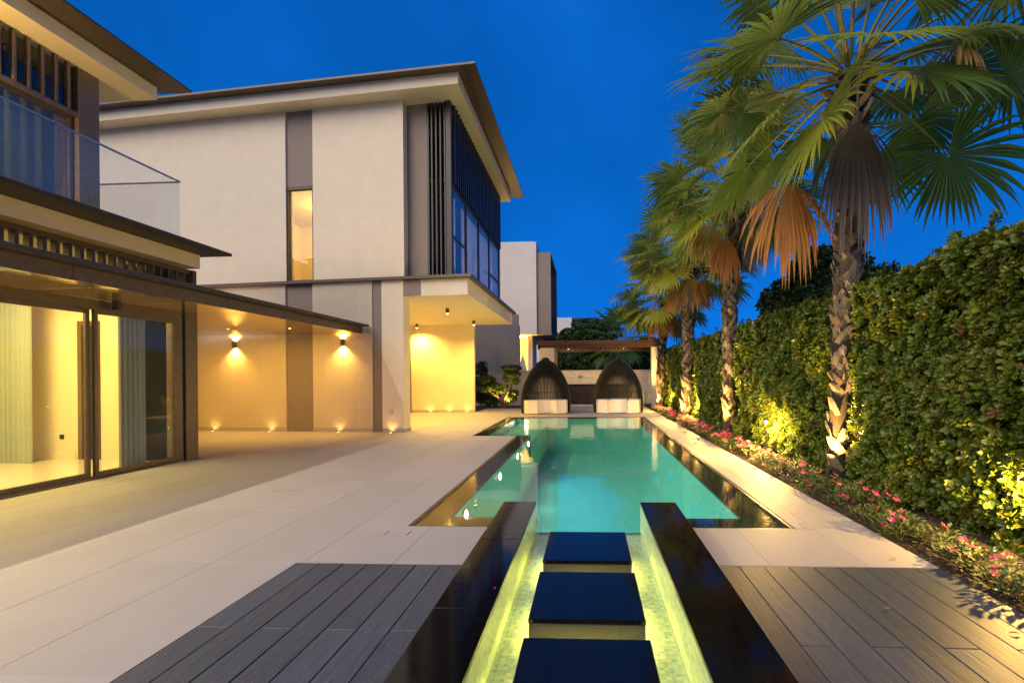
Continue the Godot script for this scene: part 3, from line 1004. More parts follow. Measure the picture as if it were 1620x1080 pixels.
func wing() -> void:
	var t := thing("villa_wing", "tall cream villa wing with taupe strips, slatted corner and overhanging bronze roof", "house")
	var cr: Material = M.cream_stucco
	var br: Material = M.bronze_metal
	# ground floor front
	build(sb(-14.0, -7.94, -0.06, 3.848, 0.0, 0.3), "wall", M.textured_stucco, t)
	build(sb(-7.94, -7.16, -0.06, 3.848, 0.05, 0.3), "wall_strip", M.taupe_stucco, t)
	build(sb(-7.16, -5.50, -0.06, 3.848, 0.0, 0.3), "wall", M.textured_stucco, t)
	build(sb(-5.50, -5.24, -0.06, 3.848, 0.03, 0.3), "wall_strip", M.taupe_stucco, t)
	build(sb(-5.24, -4.65, -0.06, 3.848, 0.0, 0.42), "corner_pier", cr, t)
	for r in [[-14.0, -7.94, -0.012], [-7.93, -7.17, 0.038], [-7.16, -5.50, -0.012], [-5.49, -5.25, 0.018], [-5.24, -4.638, -0.012]]:
		build(sb(r[0], r[1], 0.0, 0.10, r[2], r[2] + 0.011), "skirting", M.taupe_stucco if r[2] > 0 else M.paving, t)
	build(sb(-4.6495, -4.638, 0.0, 0.10, -0.001, 0.42), "skirting", M.paving, t)
	# upper front
	build(sb(-14.0, -7.90, 3.925, 8.388, 0.0, 0.3), "wall", cr, t)
	build(sb(-7.12, -4.62, 3.925, 8.388, 0.0, 0.42), "wall", cr, t)
	build(sb(-7.90, -7.12, 6.42, 8.388, 0.05, 0.3), "wall_strip", M.taupe_stucco, t)
	var w := build(sb(-7.90, -7.85, 3.925, 6.42, 0.04, 0.16), "window", M.dark_metal, t)
	build(sb(-7.17, -7.12, 3.925, 6.42, 0.04, 0.16), "frame_stile", M.dark_metal, w)
	build(sb(-7.85, -7.17, 6.34, 6.42, 0.04, 0.16), "frame_head", M.dark_metal, w)
	build(sb(-7.85, -7.17, 3.925, 3.96, 0.04, 0.16), "frame_sill", M.dark_metal, w)
	var s := Shape.new()
	s.quad(b2(-7.85, 3.96, 0.10), b2(-7.17, 3.96, 0.10), b2(-7.17, 6.34, 0.10), b2(-7.85, 6.34, 0.10), Vector3.BACK)
	build(s, "pane", M.glass, w)
	# lit room behind the tall window
	build(sb(-10.2, -5.6, 3.86, 3.92, 0.3, 4.2), "interior_floor", M.interior_wood, t)
	build(sb(-10.2, -5.6, 6.75, 6.80, 0.3, 4.2), "ceiling", M.white_stucco, t)
	build(sb(-10.2, -5.6, 3.92, 6.75, 4.2, 4.3), "interior_wall", M.interior_paint, t)
	build(sb(-10.3, -10.2, 3.92, 6.75, 0.3, 4.2), "interior_wall", M.interior_paint, t)
	build(sb(-6.6, -6.5, 3.92, 6.75, 0.43, 4.2), "interior_wall", M.interior_paint, t)
	build(sb(-9.0, -8.93, 3.92, 6.1, 4.14, 4.198), "interior_door", M.interior_wood, t)
	build(sb(-8.93, -8.2, 3.92, 6.05, 4.17, 4.196), "interior_door", M.dark_wood, t)
	build(sb(-9.0, -8.13, 6.05, 6.12, 4.14, 4.199), "interior_door", M.interior_wood, t)
	var rl := thing("room_lamp", "warm ceiling lamp in the room behind the tall lit window", "ceiling light", b2(-7.9, 6.72, 2.6))
	s = Shape.new()
	s.lathe([Vector2(0.0, -0.06), Vector2(0.16, -0.06), Vector2(0.18, -0.03), Vector2(0.18, 0.03)], 20)
	build(s, "shade", M.ceiling_panel, rl)
	omni(rl, Vector3(0, -0.16, 0), Color(1.0, 0.82, 0.36), 6.0, 0.12)
	# ledge, terrace slab and its soffit
	build(poly_slab([Vector2(-14, front(-14, -0.10)), Vector2(-4.66, front(-4.66, -0.10)), Vector2(-4.66, front(-4.66, 0.3)), Vector2(-14, front(-14, 0.3))], 3.85, 3.922), "ledge", br, t)
	build(poly_slab([Vector2(-4.659, front(-4.66, -0.10)), Vector2(-2.85, front(-2.85, -0.10)), Vector2(-2.85, 19.1), Vector2(-4.659, 19.1)], 3.85, 3.922), "ledge", br, t)
	build(poly_slab([Vector2(-4.648, front(-4.65, 0.03)), Vector2(-2.97, front(-2.97, 0.03)), Vector2(-2.97, 18.85), Vector2(-4.648, 18.85)], 3.43, 3.848), "terrace_slab", cr, t)
	build(poly_slab([Vector2(-7.2, front(-7.2, 0.43)), Vector2(-4.65, front(-4.65, 0.43)), Vector2(-4.65, 18.85), Vector2(-7.2, 18.85)], 3.43, 3.848), "terrace_slab", cr, t)
	build(sb(-4.645, -4.20, 3.45, 3.846, 0.012, 0.029), "fascia_panel", M.taupe_stucco, t)
	build(bx(-7.2, -4.45, -0.06, 3.43, 18.68, 18.85), "recess_wall", cr, t)
	build(bx(-7.0, -4.438, 0.0, 0.10, 18.668, 18.68), "skirting", M.paving, t)
	build(bx(-7.2, -7.0, -0.06, 3.43, 12.7, 18.68), "recess_wall", cr, t)
	build(bx(-7.0, -6.93, 0.0, 3.1, 17.2, 18.60, 0.004), "side_door", br, t)
	build(bx(-5.62, -5.54, 0.38, 0.46, 18.672, 18.68), "wall_socket", M.white_plastic, t)
	build(sb(-5.05, -4.97, 0.48, 0.60, -0.016, -0.001), "wall_socket", M.white_plastic, t)
	# upper corner: taupe panel, slatted window, slatted side over a band of windows
	build(sb(-4.62, -4.08, 3.923, 8.388, 0.27, 0.42), "wall_strip", M.taupe_stucco, t)
	s = Shape.new()
	s.quad(b2(-4.08, 3.923, 0.36), b2(-3.52, 3.923, 0.36), b2(-3.52, 8.388, 0.36), b2(-4.08, 8.388, 0.36), Vector3.BACK)
	var cw := build(sb(-4.08, -4.03, 3.923, 8.388, 0.26, 0.36), "corner_window", M.dark_metal, t)
	build(s, "pane", M.mirror_glass, cw)
	for x in [-3.945, -3.83, -3.715, -3.60]:
		build(sb(x - 0.018, x + 0.018, 3.923, 8.388, 0.24, 0.32), "slat", M.dark_metal, t)
	build(sb(-4.03, -3.55, 6.40, 6.45, 0.33, 0.355), "crossbar", M.dark_metal, t)
	build(sb(-3.56, -3.43, 3.923, 8.388, 0.22, 0.40), "corner_post", M.dark_metal, t)
	build(bx(-3.52, -3.475, 6.36, 8.388, 12.26, 18.75), "slat_backing", M.black_frame, t)
	var slat := bx(-0.05, 0.05, 6.34, 8.386, -0.035, 0.035, 0.003).mesh()
	for k in 30:
		put(slat, "slat", M.dark_metal, t, Transform3D(Basis(), Vector3(-3.425, 0, -(12.33 + k * 0.2195))))
	for e in [[12.24, 13.60, 5.02], [13.62, 15.18, 0.0], [15.20, 16.82, 0.0], [16.84, 18.72, 5.02]]:
		sliding_leaf(t, -3.46, e[0], e[1], 3.924, 6.34, M.dark_metal, 0.035)
		if e[2] > 0.0:
			build(bx(-3.49, -3.43, e[2] - 0.02, e[2] + 0.02, e[0] + 0.035, e[1] - 0.035), "transom", M.dark_metal, t)
	curtain(t, "sheer_curtain", Vector3(-3.66, 0, -12.75), Vector3(-3.66, 0, -13.3), 3.95, 6.3, 0.14, 0.02, M.sheer_curtain)
	curtain(t, "sheer_curtain", Vector3(-3.66, 0, -13.9), Vector3(-3.66, 0, -18.4), 3.95, 6.3, 0.14, 0.02, M.sheer_curtain)
	build(bx(-4.62, -4.55, 3.923, 8.388, 12.5, 18.7), "interior_wall", M.grey_stucco, t)
	build(bx(-14.0, -3.43, 3.923, 8.388, 18.76, 18.85), "back_wall", cr, t)
	# roof
	build(poly_slab([Vector2(-14, front(-14, -0.42)), Vector2(-3.05, front(-3.05, -0.42)), Vector2(-3.05, 19.25), Vector2(-14, 19.25)], 8.39, 8.665), "cornice", cr, t)
	build(poly_slab([Vector2(-14, front(-14, -0.66)), Vector2(-2.57, front(-2.57, -0.66)), Vector2(-2.57, 19.6), Vector2(-14, 19.6)], 8.667, 8.715), "roof", br, t)
	# lamps of this wing
	for p in [[-9.42, "half-round wall light on the amber-lit wall left of the taupe strip"], [-6.30, "half-round wall light between the taupe strip and the corner pier"]]:
		var l := thing("wall_light", p[1], "wall light", b2(p[0], 2.30, -0.055), "up and down wall lights")
		s = Shape.new()
		s.lathe([Vector2(0.043, -0.075), Vector2(0.05, -0.075), Vector2(0.05, 0.075), Vector2(0.043, 0.075), Vector2(0.043, -0.075)], 20)
		build(s, "body", br, l)
		s = Shape.new()
		s.box(Vector3(-0.02, -0.03, -0.06), Vector3(0.02, 0.03, -0.04))
		build(s, "bracket", br, l)
		for e in [-1.0, 1.0]:
			s = Shape.new()
			s.disc(Vector3(0, 0.045 * e, 0), 0.042, 16, Vector3(0, e, 0))
			build(s, "bulb", M.bulb, l)
			spot(l, Vector3(0, 0.078 * e, 0), Vector3(0, e, -0.10), Color(1.0, 0.74, 0.33), 3.4, 62.0, 0.03, 1.0)
	var words := ["leftmost floor uplight at the foot of the lit wall", "floor uplight at the foot of the wall, left of the taupe strip", "floor uplight at the foot of the wall, right of the taupe strip", "floor uplight at the foot of the corner pier"]
	var k2 := 0
	for x in [-10.05, -8.36, -6.41, -4.98]:
		floor_lamp(words[k2], b2(x, 0.0, -0.10), 0.09)
		k2 += 1
	words = ["left one of the floor uplights at the foot of the recess wall", "middle one of the floor uplights at the foot of the recess wall", "right one of the floor uplights at the foot of the recess wall"]
	k2 = 0
	for x in [-6.2, -5.45, -4.75]:
		floor_lamp(words[k2], Vector3(x, 0.0, -18.58), 0.1)
		k2 += 1
	for p in [[-4.18, 14.2, "ceiling downlight nearest the pool corner under the terrace soffit"], [-6.55, 18.2, "ceiling downlight at the back left under the terrace soffit"], [-4.15, 17.4, "ceiling downlight at the back right under the terrace soffit"], [-6.2, 14.0, "ceiling downlight hidden behind the corner pier"]]:
		var l := thing("downlight", p[2], "downlight", Vector3(p[0], 3.43, -p[1]), "downlights under the terrace")
		s = Shape.new()
		s.lathe([Vector2(0.0, 0.0), Vector2(0.055, 0.0), Vector2(0.055, -0.15), Vector2(0.045, -0.15), Vector2(0.045, -0.12)], 20)
		build(s, "canister", br, l)
		s = Shape.new()
		s.lathe([Vector2(0.0, -0.175), Vector2(0.03, -0.165), Vector2(0.044, -0.14)], 16)
		build(s, "bulb", M.bulb, l)
		spot(l, Vector3(0, -0.19, 0), Vector3.DOWN, Color(1.0, 0.80, 0.36), 12.5, 78.0, 0.04, 0.9)


func floor_lamp(label: String, at: Vector3, energy: float) -> void:
	var l := thing("floor_uplight", label, "uplight", at, "uplights let into the paving")
	var s := Shape.new()
	s.lathe([Vector2(0.045, 0.0), Vector2(0.045, 0.004), Vector2(0.03, 0.005), Vector2(0.03, 0.001)], 18)
	build(s, "ring", M.steel, l)
	s = Shape.new()
	s.disc(Vector3(0, 0.003, 0), 0.029, 16, Vector3.UP)
	build(s, "lens", M.bulb, l)
	spot(l, Vector3(0, 0.01, 0), Vector3(0, 1, -0.35), WARM, energy, 60.0, 0.02, 0.8)


func neighbours() -> void:
	# house beyond the back wall
	var t := thing("neighbour_house", "white neighbouring house with a brown box bay, beyond the back wall", "house")
	build(bx(-14, -3.19, 4.0, 9.75, 30, 40), "upper_block", M.white_stucco, t)
	build(bx(-14, -3.35, 9.75, 9.83, 30.2, 40), "parapet", M.white_stucco, t)
	for p in [[-3.18, -2.30, 8.95, 9.12], [-3.18, -2.30, 4.0, 4.17]]:
		build(bx(p[0], p[1], p[2], p[3], 30.15, 36.0), "bay_frame", M.taupe_stucco, t)
	build(bx(-3.18, -2.30, 4.17, 8.95, 30.15, 30.35), "bay_frame", M.taupe_stucco, t)
	build(bx(-3.18, -2.30, 4.17, 8.95, 35.8, 36.0), "bay_frame", M.taupe_stucco, t)
	build(bx(-3.188, -3.1, 4.17, 8.95, 30.35, 35.8), "bay_window", M.mirror_glass, t)
	build(bx(-9.0, -3.60, 0, 4.0, 33.4, 33.6), "ground_wall", M.cream_stucco, t)
	build(bx(-3.9, -3.6, 0, 4.0, 31.2, 33.4), "ground_wall", M.cream_stucco, t)
	var l := thing("porch_lamp", "small porch lamp under the neighbouring house", "wall light", Vector3(-4.5, 3.9, -31.4))
	var s := Shape.new()
	s.lathe([Vector2(0.0, -0.10), Vector2(0.06, -0.08), Vector2(0.08, 0.0), Vector2(0.08, 0.1)], 14)
	build(s, "shade", M.bulb, l)
	omni(l, Vector3(0.0, -0.5, 0.0), WARM, 9.0, 0.08)
	t = thing("neighbour_wall", "plain grey two-storey wall rising behind the topiary", "wall")
	build(bx(-12, -3.72, 0, 4.15, 26.0, 26.3), "wall_face", M.grey_stucco, t)
	build(bx(-12, -3.78, 4.15, 4.75, 26.02, 26.28), "wall_top", M.grey_stucco, t)
	t = thing("distant_house", "small distant pale house with a dark overhanging roof, above the trees", "house")
	build(bx(-9, -2.0, 0, 8.6, 60, 70), "white_wall", M.white_stucco, t)
	build(bx(-2.0, 0.6, 0, 7.9, 61, 70), "white_wall", M.white_stucco, t)
	build(bx(-2.2, 1.2, 8.3, 8.55, 60.2, 71), "roof", M.dark_metal, t)
	build(bx(-1.6, 0.2, 5.2, 7.6, 60.9, 61.02), "window", M.mirror_glass, t)
	build(bx(-2.0, 0.7, 7.9, 8.3, 60.8, 70), "white_wall", M.white_stucco, t)


func far_end() -> void:
	var t := thing("back_wall", "low wall clad in pale stacked stone at the far end of the garden", "wall")
	build(bx(-12, 3.4, -0.06, 1.60, 24.0, 24.25), "stone_face", M.stone_cladding, t)
	build(bx(-12, 3.4, 1.60, 1.66, 23.97, 24.28, 0.005), "coping", M.stone_cladding, t)
	build(bx(-0.50, -0.30, 1.30, 1.40, 23.97, 23.999, 0.004), "outlet_plate", M.steel, t)
	# bar counter
	t = thing("bar_counter", "low black bar counter with doors against the stone wall", "cabinet")
	build(bx(-1.15, 2.1, 0.06, 0.93, 23.45, 23.99, 0.004), "carcass", M.dark_wood, t)
	build(bx(-1.2, 2.15, 0.93, 0.97, 23.40, 23.99, 0.004), "counter_top", M.black_granite, t)
	for k in 6:
		var x := -1.15 + k * 0.541
		var d := build(bx(x + 0.004, x + 0.537, 0.08, 0.91, 23.425, 23.45, 0.003), "door", M.dark_wood, t)
		var hx := x + (0.47 if k % 2 == 0 else 0.07)
		build(bx(hx - 0.008, hx + 0.008, 0.60, 0.80, 23.395, 23.412, 0.003), "handle", M.steel, d)
	# pergola
	t = thing("pergola", "rust brown flat pergola roof on white posts over the bar", "pergola")
	build(bx(-2.13, -1.48, -0.02, 2.61, 21.0, 21.35, 0.005), "post", M.white_stucco, t)
	build(bx(-1.46, -1.36, -0.02, 2.61, 21.1, 21.3, 0.005), "post", M.taupe_stucco, t)
	build(bx(2.72, 3.05, -0.02, 2.61, 21.0, 21.35, 0.005), "post", M.white_stucco, t)
	build(bx(-2.2, 3.15, 2.74, 2.92, 20.9, 21.0, 0.004), "front_beam", M.rust_timber, t)
	build(bx(-2.2, 3.15, 2.61, 2.74, 21.0, 21.12, 0.004), "front_beam", M.rust_timber, t)
	build(bx(-2.2, -2.08, 2.56, 2.90, 21.0, 23.9, 0.004), "side_beam", M.rust_timber, t)
	build(bx(3.03, 3.15, 2.56, 2.90, 21.0, 23.9, 0.004), "side_beam", M.rust_timber, t)
	build(bx(-2.2, 3.15, 2.56, 2.90, 23.9, 24.0, 0.004), "back_beam", M.rust_timber, t)
	for k in 24:
		var x := -2.0 + k * 0.216
		build(bx(x, x + 0.06, 2.72, 2.86, 21.01, 23.89), "rafter", M.rust_timber, t)
	for p in [[-0.9, "small spotlight under the left half of the pergola roof"], [1.6, "small spotlight under the right half of the pergola roof"]]:
		var pl := thing("pergola_spotlight", p[1], "spotlight", Vector3(p[0], 2.72, -22.3), "spotlights under the pergola")
		var ps := Shape.new()
		ps.lathe([Vector2(0.0, 0.0), Vector2(0.045, 0.0), Vector2(0.045, -0.10), Vector2(0.036, -0.10), Vector2(0.036, -0.07)], 16)
		build(ps, "canister", M.bronze_metal, pl)
		ps = Shape.new()
		ps.disc(Vector3(0, -0.075, 0), 0.035, 14, Vector3.DOWN)
		build(ps, "lens", M.bulb, pl)
		spot(pl, Vector3(0, -0.11, 0), Vector3(0, -1, -0.9), Color(1.0, 0.86, 0.64), 4.0, 70.0, 0.04, 1.0)
	for p in [[-1.6, 17.95, 0.20, "hooded black rope daybed with white cushions, left of the two"], [1.10, 18.05, -0.10, "hooded black rope daybed with white cushions, right of the two"]]:
		daybed(Vector3(p[0], 0, -p[1]), p[2], p[3])
	# folded parasol and tap by the wall
	t = thing("folded_parasol", "folded pale parasol standing behind the stone wall above the topiary", "parasol", Vector3(-3.35, 0, -24.6))
	var s := Shape.new()
	s.tube([Vector3(0, 0, 0), Vector3(0, 2.5, 0)], [0.025, 0.02], 8)
	build(s, "pole", M.steel, t)
	s = Shape.new()
	for k in 8:
		var a := TAU * k / 8.0
		var o := Vector3(cos(a), 0, sin(a))
		s.tube([Vector3(0, 2.42, 0), o * 0.06 + Vector3(0, 2.15, 0), o * 0.11 + Vector3(0, 1.75, 0), o * 0.13 + Vector3(0, 1.45, 0)], [0.02, 0.05, 0.075, 0.06], 6)
	build(s, "canopy", M.sheer_curtain, t)
	t = thing("wire_arch", "thin steel hoop standing in front of the grey wall", "hoop", Vector3(-5.0, 1.6, -24.4))
	s = Shape.new()
	var arc := [Vector3(-0.22, -1.6, 0)]
	for k in 9:
		var a := PI - PI * k / 8.0
		arc.append(Vector3(0.22 * cos(a), 0.55 + 0.22 * sin(a), 0))
	arc.append(Vector3(0.22, -1.6, 0))
	var radii := []
	radii.resize(arc.size())
	radii.fill(0.012)
	s.tube(arc, radii, 6)
	build(s, "hoop", M.steel, t)


func daybed(at: Vector3, turn: float, label: String) -> void:
	var t := thing("daybed", label, "daybed", at, "hooded daybeds at the end of the pool")
	t.rotation.y = turn
	# crescent seat in three cushions, hollow in the middle of its front
	var back := func(from: float, to: float) -> Array:
		var out := []
		for j in 9:
			var u := lerpf(from, to, j / 8.0)
			out.append(Vector2(sin(u) * 0.82, cos(u) * 0.82))
		return out
	var plans := []
	var left: Array = back.call(-PI * 0.66, -PI * 0.34)
	left.append(Vector2(-0.36, 0.56))
	left.append(Vector2(-0.36, -0.62))
	plans.append(left)
	var right := []
	for q in left:
		right.append(Vector2(-q.x, q.y))
	plans.append(right)
	var middle: Array = back.call(PI * 0.86, PI * 1.14)
	for j in 9:
		var x := lerpf(-0.352, 0.352, j / 8.0)
		middle.append(Vector2(x, 0.24 + 0.30 * (x / 0.352) * (x / 0.352)))
	plans.append(middle)
	for plan in plans:
		var s := Shape.new()
		var soft := []
		var m := Vector2.ZERO
		for q in plan:
			m += q
		m /= plan.size()
		for q in plan:
			soft.append(q.lerp(m, 0.05))
		s.prism(plan, 0.03, 0.46)
		s.prism(soft, 0.461, 0.50)
		build(s, "seat_cushion", M.cushion, t)
	# pointed hood of ropes over the back half
	var apex := Vector3(0, 2.03, 0.05)
	var base_r := 0.88
	var frame := Shape.new()
	var ropes := Shape.new()
	var count := 52
	for k in count + 1:
		var a := deg_to_rad(lerpf(82.0, 278.0, float(k) / count))
		var path := []
		var radii := []
		for j in 13:
			var u := j / 12.0
			var r := base_r * pow(1.0 - pow(u, 2.2), 0.62) * (1.0 + 0.08 * sin(u * PI))
			path.append(Vector3(sin(a) * r, 0.03 + u * 2.0, cos(a) * r) + Vector3(0, 0, 0.05 * u))
			radii.append(0.022 if k > 0 and k < count else 0.030)
		if k == 0 or k == count:
			frame.tube(path, radii, 8)
		else:
			ropes.tube(path, radii, 5, false)
	for h in [0.03, 0.75, 1.35]:
		var u3: float = (h - 0.03) / 2.0
		var rr := base_r * pow(1.0 - pow(u3, 2.2), 0.62) * (1.0 + 0.08 * sin(u3 * PI))
		var hoop := []
		var hr := []
		for k in 31:
			var a := deg_to_rad(lerpf(82.0, 278.0, k / 30.0))
			hoop.append(Vector3(sin(a) * rr, h, cos(a) * rr + 0.05 * u3))
			hr.append(0.014)
		frame.tube(hoop, hr, 6)
	build(ropes, "rope_hood", M.rope, t)
	build(frame, "hood_frame", M.rope, t)
	var cap := Shape.new()
	cap.lathe([Vector2(0.0, 0.05), Vector2(0.10, 0.035), Vector2(0.15, -0.02), Vector2(0.13, -0.05)], 16, apex)
	build(cap, "hood_cap", M.rope, t)


# ---------------------------------------------------------------- planting
func leaf_into(s: Shape, base: Vector3, dir: Vector3, up: Vector3, length: float, width: float, curl: float) -> void:
	var side := dir.cross(up).normalized()
	var n := side.cross(dir).normalized()
	var rows := [[0.0, 0.10], [0.35, 0.75], [0.70, 1.0], [0.92, 0.55], [1.0, 0.0]]
	var mids := []
	for r in rows:
		mids.append(base + dir * length * r[0] + n * (curl * length * (r[0] - r[0] * r[0])) )
	for i in rows.size() - 1:
		var w0: float = rows[i][1] * width * 0.5
		var w1: float = rows[i + 1][1] * width * 0.5
		for sg in [-1.0, 1.0]:
			var a: Vector3 = mids[i] + side * sg * w0 + n * w0 * 0.35
			var b: Vector3 = mids[i + 1] + side * sg * w1 + n * w1 * 0.35
			var f: Vector3 = (n - side * sg * 0.33).normalized()
			s.tri(mids[i], mids[i + 1], b, f, f, f)
			if w0 > 0.001:
				s.tri(mids[i], b, a, f, f, f)


func rosette(seed_: int, leaves: int, size: float) -> ArrayMesh:
	var r := RandomNumberGenerator.new()
	r.seed = seed_
	var s := Shape.new()
	s.coloured = true
	for k in leaves:
		var a := k * 2.4 + r.randf_range(-0.3, 0.3)
		var lift := lerpf(0.15, 1.2, float(k) / leaves) + r.randf_range(-0.2, 0.2)
		var out := Vector3(cos(a), 0, sin(a))
		var dir := (out * cos(lift) + Vector3.UP * sin(lift)).normalized()
		var up := (Vector3.UP * cos(lift) - out * sin(lift)).normalized()
		var g := r.randf_range(0.75, 1.2)
		s.tint = Color(g * r.randf_range(0.9, 1.15), g, g * r.randf_range(0.8, 1.1))
		leaf_into(s, Vector3(0, 0.012 * k / leaves, 0) + dir * 0.008, dir, up, size * r.randf_range(0.75, 1.15), size * 0.58, r.randf_range(-0.3, 0.15))
	return s.mesh()


func scatter(parent: Node3D, called: String, mesh: Mesh, material: Material, places: Array, tints: Array) -> MultiMeshInstance3D:
	var mm := MultiMesh.new()
	mm.transform_format = MultiMesh.TRANSFORM_3D
	mm.use_colors = true
	mm.mesh = mesh
	mm.instance_count = places.size()
	for i in places.size():
		mm.set_instance_transform(i, places[i])
		mm.set_instance_color(i, tints[i])
	var o := MultiMeshInstance3D.new()
	o.multimesh = mm
	o.material_override = material
	o.name = called
	o.set_meta("kind", "stuff")
	parent.add_child(o, true)
	return o


func facing(at: Vector3, y: Vector3, size: float, r: RandomNumberGenerator) -> Transform3D:
	y = y.normalized()
	var x := y.cross(Vector3.RIGHT if absf(y.x) < 0.8 else Vector3.BACK).normalized().rotated(y, r.randf() * TAU)
	return Transform3D(Basis(x, y, x.cross(y)).scaled(Vector3.ONE * size), at)


func planting_bed() -> void:
	var s := Shape.new()
	var n := FastNoiseLite.new()
	n.frequency = 1.4
	for i in 12:
		for j in 160:
			var q := []
			for k in [[0, 0], [1, 0], [1, 1], [0, 1]]:
				var x: float = 2.5 + (i + k[0]) * 0.16
				var d: float = 0.6 + (j + k[1]) * 0.145
				q.append(Vector3(x, -0.03 + 0.035 * n.get_noise_2d(x * 3.0, d * 3.0) + 0.04 * smoothstep(2.5, 3.2, x), -d))
			s.quad(q[0], q[1], q[2], q[3], Vector3.UP)
	setting(build(s, "planting_soil", M.soil), "strip of dark soil between paving and hedge")
	# shreds of bark and dry leaves lying on the soil
	var places := []
	var tints := []
	for k in 1500:
		var d := 1.6 + 12.0 * pow(rng.randf(), 1.6)
		var b := Basis.from_euler(Vector3(rng.randf_range(-0.4, 0.4), rng.randf() * TAU, rng.randf_range(-0.4, 0.4))).scaled(Vector3.ONE * rng.randf_range(0.5, 1.5))
		places.append(Transform3D(b, Vector3(rng.randf_range(2.53, 3.4), 0.012, -d)))
		var g := rng.randf_range(0.5, 1.4)
		tints.append(Color(0.16 * g, 0.10 * g, 0.05 * g))
	var chip := Shape.new()
	chip.coloured = true
	leaf_into(chip, Vector3(-0.02, 0, 0), Vector3.RIGHT, Vector3.UP, 0.045, 0.018, 0.4)
	var litter := Node3D.new()
	litter.name = "mulch"
	add_child(litter)
	litter.set_meta("kind", "stuff")
	litter.set_meta("label", "shreds of bark and dry leaves on the soil under the hedge")
	litter.set_meta("category", "mulch")
	scatter(litter, "mulch_shreds", chip.mesh(), M.tree_leaf, places, tints)
	var pipe := Shape.new()
	var path := []
	var radii := []
	for k in 60:
		var d := 1.2 + k * 0.32
		path.append(Vector3(2.66 + 0.03 * sin(k * 0.9) + 0.02 * sin(k * 2.3), 0.008 + 0.006 * sin(k * 1.7), -d))
		radii.append(0.008)
	pipe.tube(path, radii, 6)
	tag(build(pipe, "drip_pipe", M.black_plastic), "thin black irrigation pipe lying along the flower bed", "pipe")


func hedge() -> void:
	var t := thing("hedge", "tall clipped green hedge along the right side of the garden", "hedge")
	var r := RandomNumberGenerator.new()
	r.seed = 21
	var n := FastNoiseLite.new()
	n.frequency = 0.55
	n.fractal_octaves = 3
	n.seed = 4
	var a := [[], [], []]
	var c := [[], [], []]
	var add := func(p: Vector3, out: Vector3, size: float) -> void:
		var k := r.randi() % 3
		a[k].append(facing(p, out + Vector3(r.randf_range(-0.7, 0.7), r.randf_range(-0.35, 0.9), r.randf_range(-0.7, 0.7)), size, r))
		var g := r.randf_range(0.65, 1.25)
		var yellow := r.randf()
		if r.randf() < 0.025:
			c[k].append(Color(0.17 * g, 0.10 * g, 0.03 * g))
			return
		c[k].append(Color((0.080 + 0.075 * yellow * yellow) * g, (0.130 + 0.036 * yellow) * g, 0.014 * g))
	var d := 2.2
	while d < 21.5:
		var near := d < 9.0
		var step := 0.25
		var per := int((1700.0 if near else 760.0) * step * 2.5)
		var size := 1.0 if near else 1.3
		for k in per:
			var dd := d + r.randf() * step
			var y := r.randf() * 2.5
			var top := 2.42 + 0.10 * n.get_noise_1d(dd * 2.0) + (0.10 if dd < 5.0 else 0.0)
			if y > top:
				continue
			if n.get_noise_3d(dd * 4.0, y * 4.0, 9.0) < -0.28 and r.randf() < 0.75:
				continue
			if y < 0.42 and r.randf() > 0.55 + y:
				continue
			var face := 3.30 - 0.20 * n.get_noise_2d(dd * 1.6, y * 1.6) - (0.06 if y < 0.4 else 0.0)
			for q in [6.5, 11.1, 15.4, 20.4]:
				face += 0.20 * exp(-pow((dd - q) / 0.28, 2.0))
			var inset := pow(r.randf(), 1.5) * 0.36
			add.call(Vector3(face + inset, y, -dd), Vector3(-1, 0.15, 0.1), size * r.randf_range(0.75, 1.2))
		for k in int((420.0 if near else 260.0) * step):
			var dd := d + r.randf() * step
			var top := 2.42 + 0.10 * n.get_noise_1d(dd * 2.0) + (0.10 if dd < 5.0 else 0.0)
			add.call(Vector3(3.36 + r.randf() * 1.0, top - pow(r.randf(), 2.0) * 0.25 + 0.05 * n.get_noise_2d(dd * 5.0, 30.0 + r.randf() * 2.0), -dd), Vector3(-0.2, 1, 0), size * r.randf_range(0.8, 1.3))
		d += step
	# a few shoots that the shears have missed
	for k in 260:
		var dd := r.randf_range(2.5, 20.0)
		var x := r.randf_range(3.4, 4.3)
		var h := r.randf_range(0.05, 0.22)
		for j in 4:
			add.call(Vector3(x + r.randf_range(-0.02, 0.02), 2.45 + (0.1 if dd < 5.0 else 0.0) + h * j / 4.0, -dd), Vector3(0, 1, 0), 0.9)
	for k in 3:
		scatter(t, "foliage", rosette(30 + k, 8, 0.046 + 0.011 * k), M.hedge_leaf, a[k], c[k])
	var s := Shape.new()
	for k in 150:
		var dd := 2.3 + k * 0.128 + r.randf_range(-0.04, 0.04)
		var p := Vector3(r.randf_range(3.5, 3.75), -0.05, -dd)
		var path := [p]
		var radii := [0.016]
		for j in 4:
			p += Vector3(r.randf_range(-0.05, 0.07), 0.42, r.randf_range(-0.09, 0.09))
			path.append(p)
			radii.append(0.013 - j * 0.002)
		s.tube(path, radii, 5)
	for k in 900:  # twigs showing between the leaves
		var dd := 2.4 + 10.0 * r.randf()
		var y := r.randf_range(0.1, 2.3)
		var p0 := Vector3(3.62, y - 0.1, -dd)
		var p1 := Vector3(3.30 - 0.20 * n.get_noise_2d(dd * 1.6, y * 1.6) + r.randf_range(-0.03, 0.06), y + r.randf_range(0.0, 0.16), -dd + r.randf_range(-0.12, 0.12))
		s.tube([p0, p0.lerp(p1, 0.5) + Vector3(0, 0.03, 0), p1], [0.006, 0.0045, 0.002], 4, false)
	build(s, "stems", M.tree_bark, t)
	var w := thing("boundary_wall", "plain garden wall hidden behind the tall hedge", "wall")
	build(bx(4.35, 4.5, -0.06, 2.1, 1.5, 24.2), "wall_face", M.grey_stucco, w)


